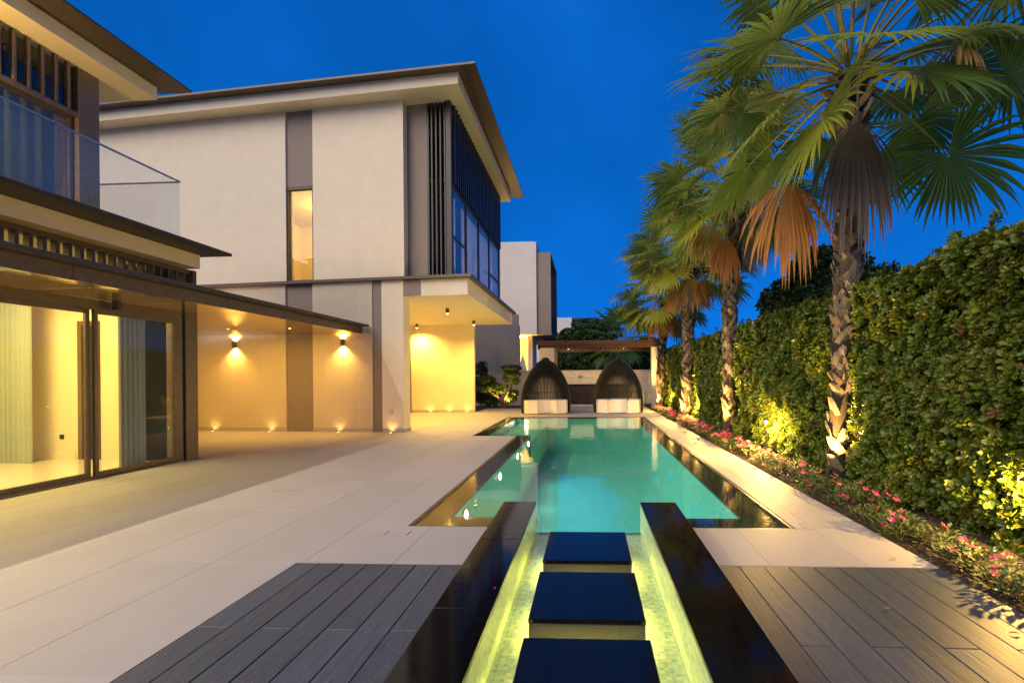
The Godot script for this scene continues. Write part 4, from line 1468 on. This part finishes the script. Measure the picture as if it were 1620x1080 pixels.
func blade(s: Shape, hub: Vector3, ax: Vector3, flat_side: Vector3, length: float, spread: float, count: int, pull: float, cup: float, r: RandomNumberGenerator, ragged := 0.0, fall := 0.10) -> void:
	ax = ax.normalized()
	var z := ax.cross(flat_side).normalized()
	var up := z.cross(ax).normalized()
	var fuse := 0.60 if ragged > 0.0 else 0.45
	var stations := [0.02, 0.20, 0.38, 0.58, 0.80, 1.0]
	for k in count:
		var u := (float(k) + 0.5) / count * 2.0 - 1.0
		var phi := u * deg_to_rad(spread)
		var len := length * (1.0 - 0.22 * u * u) * r.randf_range(0.88, 1.06)
		if ragged > 0.0 and r.randf() < ragged:
			len *= r.randf_range(0.55, 0.85)
		var dir := (ax * cos(phi) + z * sin(phi) + up * cup * (0.3 + absf(u))).normalized()
		var half := deg_to_rad(spread) / count * 1.04
		var limp := pull * r.randf_range(0.6, 1.5)
		var p := hub
		var pts := []
		var sides := []
		var ws := []
		var at := 0.0
		for st in stations:
			p += dir * len * (st - at)
			at = st
			pts.append(p)
			var sd := (z * cos(phi) - ax * sin(phi)).normalized()
			sides.append((sd - dir * sd.dot(dir)).normalized())
			ws.append(len * tan(half) * (st if st <= fuse else maxf(0.0, fuse * (1.0 - (st - fuse) / (1.0 - fuse)))) + 0.0008)
			dir = (dir + Vector3.DOWN * limp * (fall + st * st)).normalized()
		for i in stations.size() - 1:
			var n0: Vector3 = sides[i].cross((pts[i + 1] - pts[i]).normalized()).normalized()
			if n0.dot(up) < 0.0:
				n0 = -n0
			for sg in [-1.0, 1.0]:
				var a: Vector3 = pts[i] + sides[i] * sg * ws[i] + n0 * ws[i] * 0.45
				var b: Vector3 = pts[i + 1] + sides[i + 1] * sg * ws[i + 1] + n0 * ws[i + 1] * 0.45
				var f: Vector3 = (n0 - sides[i] * sg * 0.42).normalized()
				s.tri(pts[i], pts[i + 1], b, f, f, f)
				s.tri(pts[i], b, a, f, f, f)


func frond(palm: Node3D, base: Vector3, az: float, el: float, reach: float, length: float, bend: float, count: int, material: Material, r: RandomNumberGenerator) -> void:
	var dir := Vector3(cos(az) * cos(el), sin(el), sin(az) * cos(el))
	var p := base
	var path := [p]
	var radii := [0.030]
	for k in 7:
		p += dir * reach / 7.0
		dir = (dir + Vector3.DOWN * bend / 7.0).normalized()
		path.append(p)
		radii.append(lerpf(0.024, 0.010, k / 6.0))
	var s := Shape.new()
	var flat_side := (Vector3.UP + Vector3(r.randf_range(-0.35, 0.35), 0, r.randf_range(-0.35, 0.35))).normalized()
	if absf(dir.y) > 0.85:
		flat_side = Vector3(-cos(az), 0.2, -sin(az))
	blade(s, p, dir, flat_side, length, r.randf_range(118, 140), count, 0.20 + 0.22 * r.randf(), 0.10, r, 0.12)
	var o := build(s, "frond", material, palm)
	s = Shape.new()
	s.tube(path, radii, 6)
	build(s, "petiole", M.petiole, o)


func dead_frond(palm: Node3D, base: Vector3, hub: Vector3, axis: Vector3, flat_side: Vector3, length: float, spread: float, material: Material, r: RandomNumberGenerator, stalk: Material = null) -> void:
	var s := Shape.new()
	blade(s, hub, axis, flat_side, length, spread * 1.35, 38, 0.9, 0.04, r, 0.3, 0.40)
	var o := build(s, "dead_frond", material, palm)
	s = Shape.new()
	var mid := (base + hub) * 0.5 + Vector3((hub.x - base.x) * 0.15, 0.12, (hub.z - base.z) * 0.15)
	s.tube([base, mid, hub], [0.026, 0.019, 0.012], 6)
	build(s, "petiole", stalk if stalk else M.dead_petiole, o)


func palm(label: String, foot: Vector3, crown: Vector3, radius: float, fronds: int, segs: int, size: float, boots: int, seed_: int, single: bool) -> Node3D:
	var t := thing("fan_palm", label, "palm tree", Vector3.ZERO, "fan palms along the hedge")
	var r := RandomNumberGenerator.new()
	r.seed = seed_
	var s := Shape.new()
	var path := []
	var radii := []
	for k in 11:
		var u := k / 10.0
		path.append(foot.lerp(crown, u) + Vector3(0.05 * sin(u * 4.0 + seed_), 0, 0.04 * sin(u * 5.0)) * sin(u * PI))
		radii.append(radius * lerpf(0.74, 1.0, smoothstep(0.1, 0.6, u)) * (1.25 if k == 0 else 1.0))
	s.tube(path, radii, 14)
	var trunk := build(s, "trunk", M.palm_bark, t)
	# old leaf bases, crossing round the trunk
	var wedge := Shape.new()
	var hx := 0.075
	var rows := [[-0.13, 1.0, -0.004, 0.010], [-0.02, 0.95, 0.006, 0.018], [0.07, 0.74, 0.014, 0.022], [0.13, 0.42, 0.022, 0.014]]
	for k in 3:
		var a: Array = rows[k]
		var b: Array = rows[k + 1]
		for sg in [-1.0, 1.0]:
			var p0 := Vector3(0, a[0], a[2] + a[3]); var p1 := Vector3(0, b[0], b[2] + b[3])
			var q0 := Vector3(sg * hx * a[1], a[0], a[2]); var q1 := Vector3(sg * hx * b[1], b[0] - 0.012 * sg, b[2])
			wedge.quad(p0, p1, q1, q0, Vector3(sg * 0.3, 0.1, 1))
			wedge.quad(Vector3(0, a[0], a[2] - 0.012), Vector3(0, b[0], b[2] - 0.012), q1, q0, Vector3(0, 0, -1))
	wedge.quad(Vector3(-hx * 0.42, 0.142, 0.022), Vector3(0, 0.13, 0.036), Vector3(hx * 0.42, 0.118, 0.022), Vector3(0, 0.13, 0.010), Vector3.UP)
	var long_wedge := Shape.new()
	long_wedge.hexa([Vector3(-0.05, -0.10, -0.01), Vector3(0.05, -0.10, -0.01), Vector3(-0.035, 0.20, 0.11), Vector3(0.03, 0.21, 0.12), Vector3(-0.045, -0.10, 0.03), Vector3(0.045, -0.10, 0.03), Vector3(-0.03, 0.18, 0.14), Vector3(0.025, 0.20, 0.145)])
	var wm := wedge.mesh()
	var lm := long_wedge.mesh()
	var joined := Shape.new()
	for k in boots:
		var u := lerpf(0.05, 0.985, (k + 0.5) / boots)
		var i := mini(int(u * 10.0), 9)
		var f := u * 10.0 - i
		var m: Vector3 = path[i].lerp(path[i + 1], f)
		var rad: float = lerpf(radii[i], radii[i + 1], f)
		var ang := k * 2.39996 + r.randf_range(-0.18, 0.18)
		var out := Vector3(cos(ang), 0, sin(ang))
		if u < 0.42 and r.randf() < 0.75 - u:
			continue
		var high := u > 0.88
		var b := Basis(Vector3.UP.cross(out), Vector3.UP, out)
		b = b.rotated(b.y, 0.0) * Basis.from_euler(Vector3(r.randf_range(-0.05, 0.22) + (0.25 if high else 0.0), r.randf_range(-0.2, 0.2), r.randf_range(-0.75, 0.75)))
		b = b.scaled(Vector3.ONE * radius / 0.16 * r.randf_range(0.8, 1.2))
		var at := Transform3D(b, m + out * rad * 0.94)
		var mk: Mesh = lm if high else wm
		if single:
			put(mk, "leaf_base", M["leaf_base%d" % (r.randi() % 3)], trunk, at)
		else:
			var av: PackedVector3Array = (long_wedge if high else wedge).v
			var an: PackedVector3Array = (long_wedge if high else wedge).n
			for q in range(0, av.size()):
				joined.v.append(at * av[q])
				joined.n.append((at.basis * an[q]).normalized())
	if not single:
		build(joined, "leaf_bases", M.leaf_base0, trunk).set_meta("kind", "stuff")
	for k in fronds:
		var u := (k + 0.5) / fronds
		var az := k * 2.39996 + r.randf_range(-0.25, 0.25)
		var el := deg_to_rad(lerpf(78.0, -28.0, pow(u, 0.85)) + r.randf_range(-7, 7))
		var out := Vector3(cos(az), 0, sin(az))
		frond(t, crown + out * radius * 0.7 + Vector3(0, lerpf(0.25, -0.12, u), 0), az, el, size * r.randf_range(0.95, 1.35), size * r.randf_range(0.80, 1.0), lerpf(0.25, 0.55, u), segs, M["palm_leaf%d" % (r.randi() % 3)], r)
	return t


func palms() -> void:
	var r := RandomNumberGenerator.new()
	r.seed = 77
	var p := palm("nearest and largest fan palm, with a dry brown frond hanging down its trunk", Vector3(3.24, -0.05, -6.5), Vector3(3.44, 5.25, -6.5), 0.145, 36, 44, 1.12, 285, 5, true)
	dead_frond(p, Vector3(3.46, 5.20, -6.28), Vector3(3.36, 4.52, -6.18), Vector3(0, -1, 0.04), Vector3(0, 0.1, 1), 1.75, 46, M.dead_leaf1, r, M.dead_leaf1)
	dead_frond(p, Vector3(3.30, 5.0, -6.4), Vector3(2.58, 3.86, -6.35), Vector3(-0.12, -1, 0.02), Vector3(0.1, 0, 1), 1.35, 60, M.dead_leaf0, r)
	dead_frond(p, Vector3(3.36, 4.95, -6.4), Vector3(2.78, 3.84, -6.6), Vector3(0.10, -1, -0.1), Vector3(0.1, 0, 1), 0.95, 50, M.dead_leaf0, r)
	dead_frond(p, Vector3(3.55, 5.25, -6.5), Vector3(4.75, 5.55, -6.4), Vector3(1, -0.5, 0), Vector3(0, 1, 0.5), 0.95, 95, M.dead_leaf2, r, M.petiole)
	p = palm("second fan palm from the camera, with one orange frond below its crown", Vector3(3.12, -0.05, -11.1), Vector3(3.36, 5.45, -11.1), 0.15, 36, 38, 1.08, 220, 9, true)
	dead_frond(p, Vector3(3.25, 5.2, -11.0), Vector3(3.05, 4.35, -10.7), Vector3(-0.35, -1, 0.1), Vector3(0.2, 0, 1), 1.15, 60, M.dead_leaf0, r)
	dead_frond(p, Vector3(3.25, 5.2, -11.0), Vector3(2.85, 4.75, -11.2), Vector3(-0.7, -0.9, 0.1), Vector3(0.2, 0.5, 1), 1.0, 80, M.dead_leaf2, r)
	dead_frond(p, Vector3(3.45, 5.2, -11.0), Vector3(3.65, 4.5, -11.0), Vector3(0.2, -1, 0.1), Vector3(0, 0, 1), 1.0, 45, M.dead_leaf1, r)
	p = palm("third fan palm from the camera, its lower fronds hanging orange and ragged", Vector3(2.99, -0.05, -15.4), Vector3(3.24, 5.1, -15.4), 0.165, 38, 34, 1.12, 190, 13, false)
	for k in 5:
		var a := PI * 0.35 + k * 0.55
		var o := Vector3(cos(a), 0, sin(a))
		dead_frond(p, Vector3(3.24, 4.9, -15.4) + o * 0.15, Vector3(3.24, 4.3, -15.4) + o * 0.6, Vector3(0, -1, 0) + o * 0.25, o, 1.1, 55, [M.dead_leaf0, M.dead_leaf2, M.dead_leaf1][k % 3], r)
	p = palm("farthest fan palm of the row, a skirt of orange fronds round its neck", Vector3(2.97, -0.05, -20.4), Vector3(3.15, 4.6, -20.4), 0.17, 32, 30, 1.15, 90, 17, false)
	for k in 7:
		var a := PI * 0.2 + k * 0.5
		var o := Vector3(cos(a), 0, sin(a))
		dead_frond(p, Vector3(3.15, 4.5, -20.4) + o * 0.15, Vector3(3.15, 3.9, -20.4) + o * 0.5, Vector3(0, -1, 0) + o * 0.22, o, 1.1, 50, [M.dead_leaf0, M.dead_leaf2][k % 2], r)
	p = palm("low dark fan palm standing behind the pergola", Vector3(2.0, -0.05, -27.5), Vector3(2.1, 3.1, -27.5), 0.18, 24, 24, 1.2, 40, 23, false)


func crown_into(parent: Node3D, blobs: Array, mesh: Mesh, size: float, tint: Color, seed_: int, material: Material, called := "crown") -> void:
	var r := RandomNumberGenerator.new()
	r.seed = seed_
	var places := []
	var tints := []
	for b in blobs:
		var m: Vector3 = b[0]
		var rad: Vector3 = b[1]
		for k in int(b[2]):
			var v := Vector3(r.randfn(), r.randfn(), r.randfn()).normalized()
			var depth := pow(r.randf(), 0.45)
			places.append(facing(m + v * rad * depth, v + Vector3(0, 0.4, 0) + Vector3(r.randf_range(-0.6, 0.6), r.randf_range(-0.6, 0.6), r.randf_range(-0.6, 0.6)), size * r.randf_range(0.7, 1.3), r))
			var g := r.randf_range(0.65, 1.3)
			tints.append(Color(tint.r * g * r.randf_range(0.85, 1.2), tint.g * g, tint.b * g))
	scatter(parent, called, mesh, material, places, tints)


func tree(called: String, label: String, category: String, foot: Vector3, blobs: Array, size: float, tint: Color, seed_: int, group := "") -> void:
	var t := thing(called, label, category, Vector3.ZERO, group)
	var r := RandomNumberGenerator.new()
	r.seed = seed_
	var s := Shape.new()
	var fork := foot + Vector3(0, 0.8, 0)
	s.tube([foot, foot + Vector3(0.05, 0.4, 0), fork], [0.14, 0.11, 0.09], 8)
	for b in blobs:
		var e: Vector3 = b[0]
		var m := fork.lerp(e, 0.5) + Vector3(r.randf_range(-0.15, 0.15), 0.1, r.randf_range(-0.15, 0.15))
		s.tube([fork - Vector3(0, 0.1, 0), m, e], [0.07, 0.045, 0.015], 6)
		for j in 4:
			s.tube([m.lerp(e, j * 0.22), e + Vector3(r.randf_range(-0.9, 0.9), r.randf_range(-0.5, 0.9), r.randf_range(-0.9, 0.9)) * (b[1] as Vector3)], [0.02, 0.006], 5)
	build(s, "trunk", M.tree_bark, t)
	crown_into(t, blobs, rosette(seed_ + 50, 7, 0.10), size, tint, seed_, M.tree_leaf)


func trees() -> void:
	var dark := Color(0.030, 0.070, 0.018)
	tree("broadleaf_tree", "dark broadleaf tree rising behind the hedge between the two nearest palms", "tree", Vector3(6.2, -0.05, -13.0), [[Vector3(5.3, 3.1, -12.6), Vector3(0.9, 0.7, 0.9), 900], [Vector3(6.3, 3.9, -13.0), Vector3(1.0, 0.8, 1.0), 1200], [Vector3(7.3, 3.4, -13.0), Vector3(1.0, 0.8, 1.0), 1100], [Vector3(8.2, 3.5, -13.4), Vector3(0.8, 0.5, 0.8), 500], [Vector3(5.9, 2.6, -12.6), Vector3(1.4, 0.9, 0.8), 900]], 1.3, dark, 41, "trees beyond the garden")
	tree("broadleaf_tree", "bushy green tree behind the back wall, left half under the pergola", "tree", Vector3(-0.9, -0.05, -28.5), [[Vector3(-0.9, 3.3, -28.5), Vector3(1.0, 0.9, 0.9), 900], [Vector3(0.1, 3.9, -28.8), Vector3(0.9, 0.7, 0.9), 700], [Vector3(-0.6, 2.2, -28.0), Vector3(1.5, 0.9, 0.8), 900], [Vector3(0.9, 3.0, -28.6), Vector3(0.8, 0.8, 0.8), 500]], 1.6, Color(0.028, 0.085, 0.022), 43, "trees beyond the garden")
	tree("broadleaf_tree", "dark dense tree behind the back wall, right half under the pergola", "tree", Vector3(1.9, -0.05, -29.5), [[Vector3(1.4, 2.1, -28.6), Vector3(1.2, 0.9, 0.8), 800], [Vector3(2.6, 2.4, -29.0), Vector3(1.2, 1.0, 0.8), 800], [Vector3(3.6, 2.6, -29.0), Vector3(1.0, 1.0, 0.8), 600]], 1.6, Color(0.024, 0.052, 0.020), 44, "trees beyond the garden")
	tree("broadleaf_tree", "airy tree with open twigs reaching over the pergola", "tree", Vector3(0.6, -0.05, -33.0), [[Vector3(0.5, 4.7, -33), Vector3(1.0, 0.6, 0.8), 260], [Vector3(1.5, 4.4, -33), Vector3(0.9, 0.6, 0.8), 220], [Vector3(-0.4, 4.6, -33), Vector3(0.8, 0.6, 0.8), 220]], 1.5, dark, 45, "trees beyond the garden")
	# shrub beside the recess wall
	var t := thing("shrub", "loose dark green shrub growing beside the lit recess wall", "shrub", Vector3.ZERO)
	var s := Shape.new()
	for k in 7:
		s.tube([Vector3(-4.75 + 0.1 * k, -0.05, -21.6), Vector3(-4.9 + 0.15 * k, 0.7, -21.6), Vector3(-5.0 + 0.2 * k, 1.4, -21.6)], [0.02, 0.015, 0.006], 5)
	build(s, "stems", M.tree_bark, t)
	crown_into(t, [[Vector3(-4.7, 0.8, -21.6), Vector3(0.6, 0.7, 0.5), 700], [Vector3(-4.3, 0.45, -21.4), Vector3(0.35, 0.4, 0.3), 300], [Vector3(-4.85, 1.7, -21.7), Vector3(0.3, 0.4, 0.3), 130]], rosette(61, 7, 0.09), 1.0, Color(0.035, 0.085, 0.016), 61, M.tree_leaf, "foliage")
	# cloud-pruned tree
	t = thing("topiary_tree", "cloud-pruned tree with flat green pads on lit twisting limbs", "topiary", Vector3.ZERO)
	s = Shape.new()
	var f := Vector3(-3.66, -0.05, -20.9)
	s.tube([f, f + Vector3(0.16, 0.45, 0), f + Vector3(0.28, 0.95, 0.05), f + Vector3(0.34, 1.45, 0)], [0.10, 0.075, 0.06, 0.04], 8)
	s.tube([f, f + Vector3(-0.04, 0.3, 0.05), f + Vector3(0.10, 0.62, 0.06), f + Vector3(0.18, 0.78, 0.08)], [0.07, 0.05, 0.035, 0.02], 7)
	s.tube([f + Vector3(-0.08, 0, 0), f + Vector3(-0.14, 0.3, 0), f + Vector3(-0.30, 0.62, 0), f + Vector3(-0.36, 0.85, 0)], [0.06, 0.05, 0.035, 0.025], 7)
	s.tube([f + Vector3(-0.25, 0.5, 0), f + Vector3(-0.6, 0.78, 0), f + Vector3(-0.95, 0.95, 0)], [0.035, 0.025, 0.015], 7)
	build(s, "trunk", M.tree_bark, t)
	for b in [[0.30, 1.78, 0.42, 0.10, 420], [0.34, 1.52, 0.34, 0.14, 380], [0.12, 1.32, 0.20, 0.09, 120], [0.50, 1.22, 0.14, 0.10, 90], [0.10, 0.95, 0.14, 0.08, 90], [0.42, 0.72, 0.20, 0.11, 110], [0.30, 0.45, 0.22, 0.12, 120], [-0.42, 0.98, 0.32, 0.13, 330], [-0.18, 0.82, 0.18, 0.09, 110], [-0.80, 1.28, 0.34, 0.14, 330], [-1.0, 0.90, 0.36, 0.12, 320]]:
		crown_into(t, [[f + Vector3(b[0], b[1], 0), Vector3(b[2] * 1.1, b[3] * 1.15, b[2] * 0.9), b[4] * 1.6]], rosette(63, 7, 0.05), 1.0, Color(0.06, 0.105, 0.018), 70 + int(b[4]), M.tree_leaf, "leaf_pad")


func flower_mesh(r: RandomNumberGenerator) -> ArrayMesh:
	var s := Shape.new()
	for k in 5:
		var a := TAU * k / 5.0
		for j in 3:
			var u := a + (j - 1.5) * TAU / 15.0
			var w := a + (j - 0.5) * TAU / 15.0
			var ru := 0.030 * (1.0 if absf(j - 1.5) < 1.0 else 0.80) * r.randf_range(0.92, 1.08)
			var rw := 0.030 * (1.0 if absf(j - 0.5) < 1.0 else 0.80) * r.randf_range(0.92, 1.08)
			s.flat(Vector3(0, -0.012, 0), Vector3(cos(u) * ru, 0.002 + 0.006 * sin(u * 5.0), sin(u) * ru), Vector3(cos(w) * rw, 0.002 + 0.006 * sin(w * 5.0), sin(w) * rw), Vector3.UP)
	return s.mesh()


func petunias() -> void:
	var r := RandomNumberGenerator.new()
	r.seed = 91
	var heads := []
	for k in 3:
		heads.append(flower_mesh(r))
	var heart := Shape.new()
	heart.disc(Vector3(0, -0.0075, 0), 0.006, 8, Vector3.UP)
	var hm := heart.mesh()
	var bushes := []
	for k in 4:
		var s := Shape.new()
		for j in 110:
			var a := r.randf() * TAU
			var rr := sqrt(r.randf()) * 0.15
			var p := Vector3(cos(a) * rr, r.randf_range(0.02, 0.17) * (1.0 - rr * 3.0), sin(a) * rr)
			var d := Vector3(cos(a + r.randf_range(-1, 1)), r.randf_range(0.0, 0.9), sin(a + r.randf_range(-1, 1))).normalized()
			leaf_into(s, p, d, Vector3.UP, r.randf_range(0.03, 0.055), 0.02, -0.2)
		for j in 8:
			var a := r.randf() * TAU
			s.tube([Vector3(0, -0.02, 0), Vector3(cos(a) * 0.05, 0.06, sin(a) * 0.05), Vector3(cos(a) * 0.1, 0.1, sin(a) * 0.1)], [0.003, 0.002, 0.001], 4, false)
		bushes.append(s.mesh())
	var greens := [mat("petunia_leaf0", lin(0.09, 0.13, 0.025), 0.6), mat("petunia_leaf1", lin(0.06, 0.10, 0.022), 0.6)]
	var d := 2.0
	var count := 0
	while d < 20.0:
		var far := d > 8.0
		var x := 2.72 + r.randf_range(-0.12, 0.16)
		if d > 3.4:
			x = 2.66 + r.randf_range(-0.08, 0.40)
		var shade := r.randi() % 4
		var words := ["rose pink", "magenta", "pale pink", "purple pink"]
		var where := "by the right deck" if d < 3.6 else "before the nearest palm" if d < 7.2 else "by the nearest palm" if d < 8.4 else "past the nearest path lamp" if d < 11.2 else "past the second palm" if d < 15.4 else "towards the pergola"
		var t := thing("petunia", "%s petunia, %s plant from the camera, %s" % [words[shade], ordinal(count), where], "petunia", Vector3(x, 0.0, -d), "petunias along the flower bed")
		t.rotation.y = r.randf() * TAU
		var big := r.randf_range(0.8, 1.15)
		put(bushes[r.randi() % 4], "foliage", greens[r.randi() % 2], t, Transform3D(Basis().scaled(Vector3.ONE * big)))
		for k in r.randi_range(1, 2) if not far else r.randi_range(3, 6):
			var a := r.randf() * TAU
			var rr := r.randf_range(0.02, 0.13)
			var y := r.randf_range(0.10, 0.19)
			var b := facing(Vector3(cos(a) * rr, y, sin(a) * rr), Vector3(r.randf_range(-0.8, 0.8), 1, r.randf_range(-0.8, 0.8)), r.randf_range(0.9, 1.35), r)
			var o := put(heads[r.randi() % 3], "flower", M["petal%d" % shade], t, b)
			put(hm, "flower_heart", M.flower_heart, o)
		count += 1
		d += r.randf_range(0.08, 0.22) if d < 8.0 else r.randf_range(0.14, 0.26)


func lamps() -> void:
	for p in [[3.22, 3.72, "stake path lamp at the right edge of the picture, against the hedge", 0.58], [3.0, 8.36, "stake path lamp between the two nearest palms", 0.60], [3.2, 14.5, "middle stake path lamp, beyond the second palm", 0.57], [3.18, 18.8, "farthest stake path lamp, towards the pergola", 0.60]]:
		var t := thing("path_lamp", p[2], "path light", Vector3(p[0], 0, -p[1]), "stake path lamps along the hedge")
		var s := Shape.new()
		s.tube([Vector3(0, -0.08, 0), Vector3(0, p[3] - 0.05, 0)], [0.012, 0.011], 10)
		build(s, "stake", M.bronze_metal, t)
		s = Shape.new()
		s.lathe([Vector2(0.0, 0.05), Vector2(0.03, 0.045), Vector2(0.055, 0.02), Vector2(0.053, 0.017), Vector2(0.0, 0.03)], 16, Vector3(0, p[3], 0))
		build(s, "cap", M.bronze_metal, t)
		s = Shape.new()
		s.lathe([Vector2(0.0, -0.045), Vector2(0.016, -0.04), Vector2(0.024, -0.02), Vector2(0.022, 0.0), Vector2(0.0, 0.012)], 14, Vector3(0, p[3], 0))
		build(s, "bulb", M.bulb, t)
		omni(t, Vector3(0, p[3] - 0.018, 0), WARM, 3.6 if p[1] < 5.0 else 11.0, 0.02)
	var words := ["black spike uplight at the foot of the nearest palm", "black spike uplight at the foot of the second palm", "black spike uplight at the foot of the third palm", "black spike uplight at the foot of the farthest palm", "black spike uplight right of the cloud-pruned tree", "black spike uplight left of the cloud-pruned tree"]
	var spots := [[Vector3(3.02, 0.06, -6.28), Vector3(0.055, 1, -0.02), 21.0], [Vector3(2.90, 0.06, -10.9), Vector3(0.055, 1, -0.02), 21.0], [Vector3(2.80, 0.06, -15.2), Vector3(0.06, 1, -0.02), 21.0], [Vector3(2.78, 0.06, -20.2), Vector3(0.06, 1, -0.02), 20.0], [Vector3(-3.55, 0.05, -20.55), Vector3(0.12, 1, -0.35), 9.0], [Vector3(-4.15, 0.05, -20.55), Vector3(0.1, 1, -0.3), 6.0]]
	for k in 6:
		var t := thing("spike_uplight", words[k], "uplight", spots[k][0], "spike uplights under the trees")
		var y: Vector3 = (spots[k][1] as Vector3).normalized()
		var s := Shape.new()
		s.tube([Vector3(0, -0.16, 0), Vector3(0, 0.0, 0)], [0.004, 0.012], 8)
		build(s, "spike", M.black_plastic, t)
		s = Shape.new()
		s.tube([Vector3.ZERO, y * 0.02, y * 0.10, y * 0.13], [0.018, 0.034, 0.040, 0.040], 14, false)
		s.tube([y * 0.13, y * 0.085], [0.038, 0.034], 14, false)
		build(s, "housing", M.black_plastic, t)
		s = Shape.new()
		s.disc(y * 0.09, 0.034, 14, y)
		build(s, "lens", M.bulb, t)
		spot(t, y * 0.14, y, WARM, spots[k][2], 50.0, 0.03, 1.0)


func small_things() -> void:
	var words := [["brown dry leaf lying on the right deck near its far end", Vector3(1.75, 0.004, -2.95)], ["brown curled leaf lying on the right deck by the planting", Vector3(2.25, 0.004, -2.70)], ["brown leaf lying on the paving right of the pool corner", Vector3(2.26, 0.004, -3.75)], ["small dry leaf lying on the path beside the pool", Vector3(2.15, 0.004, -6.1)], ["red petal lying on the left granite wall of the channel", Vector3(-0.53, 0.186, -2.75)], ["small red petal on the inner edge of the left granite wall", Vector3(-0.53, 0.186, -4.2)]]
	for k in words.size():
		var s := Shape.new()
		leaf_into(s, Vector3(-0.025, 0, 0), Vector3(1, 0.05, 0.2 * k).normalized(), Vector3.UP, 0.055 if k < 4 else 0.018, 0.02 if k < 4 else 0.014, 0.5)
		var o := build(s, "fallen_leaf" if k < 4 else "fallen_petal", M.dead_leaf0 if k < 4 else M.petal1)
		o.position = words[k][1]
		tag(o, words[k][0], "leaf" if k < 4 else "petal")
	var r := RandomNumberGenerator.new()
	r.seed = 5
	for k in 14:
		var s := Shape.new()
		leaf_into(s, Vector3.ZERO, Vector3(1, 0, r.randf_range(-1, 1)).normalized(), Vector3.UP, r.randf_range(0.02, 0.045), 0.018, 0.3)
		var o := build(s, "fallen_petal", M["petal%d" % (k % 3)] if k % 2 else M.dead_leaf0)
		o.position = Vector3(1.80 - pow(r.randf(), 2.0) * 0.9, -0.011, -(4.7 + k * 0.29 + r.randf_range(-0.1, 0.1)))
		tag(o, "tiny petal floating by the right rim, %s counted from the near pool corner" % ordinal(k), "petal", "petals floating along the right rim")


func ordinal(k: int) -> String:  # 0 -> first
	var ones := ["first", "second", "third", "fourth", "fifth", "sixth", "seventh", "eighth", "ninth", "tenth", "eleventh", "twelfth", "thirteenth", "fourteenth", "fifteenth", "sixteenth", "seventeenth", "eighteenth", "nineteenth"]
	if k < 19:
		return ones[k]
	var n := k + 1
	var tens := ["twent", "thirt", "fort", "fift", "sixt", "sevent", "eight", "ninet"]
	var t: String = tens[mini(n / 10, 9) - 2]
	return t + "ieth" if n % 10 == 0 else t + "y-" + ones[n % 10 - 1]
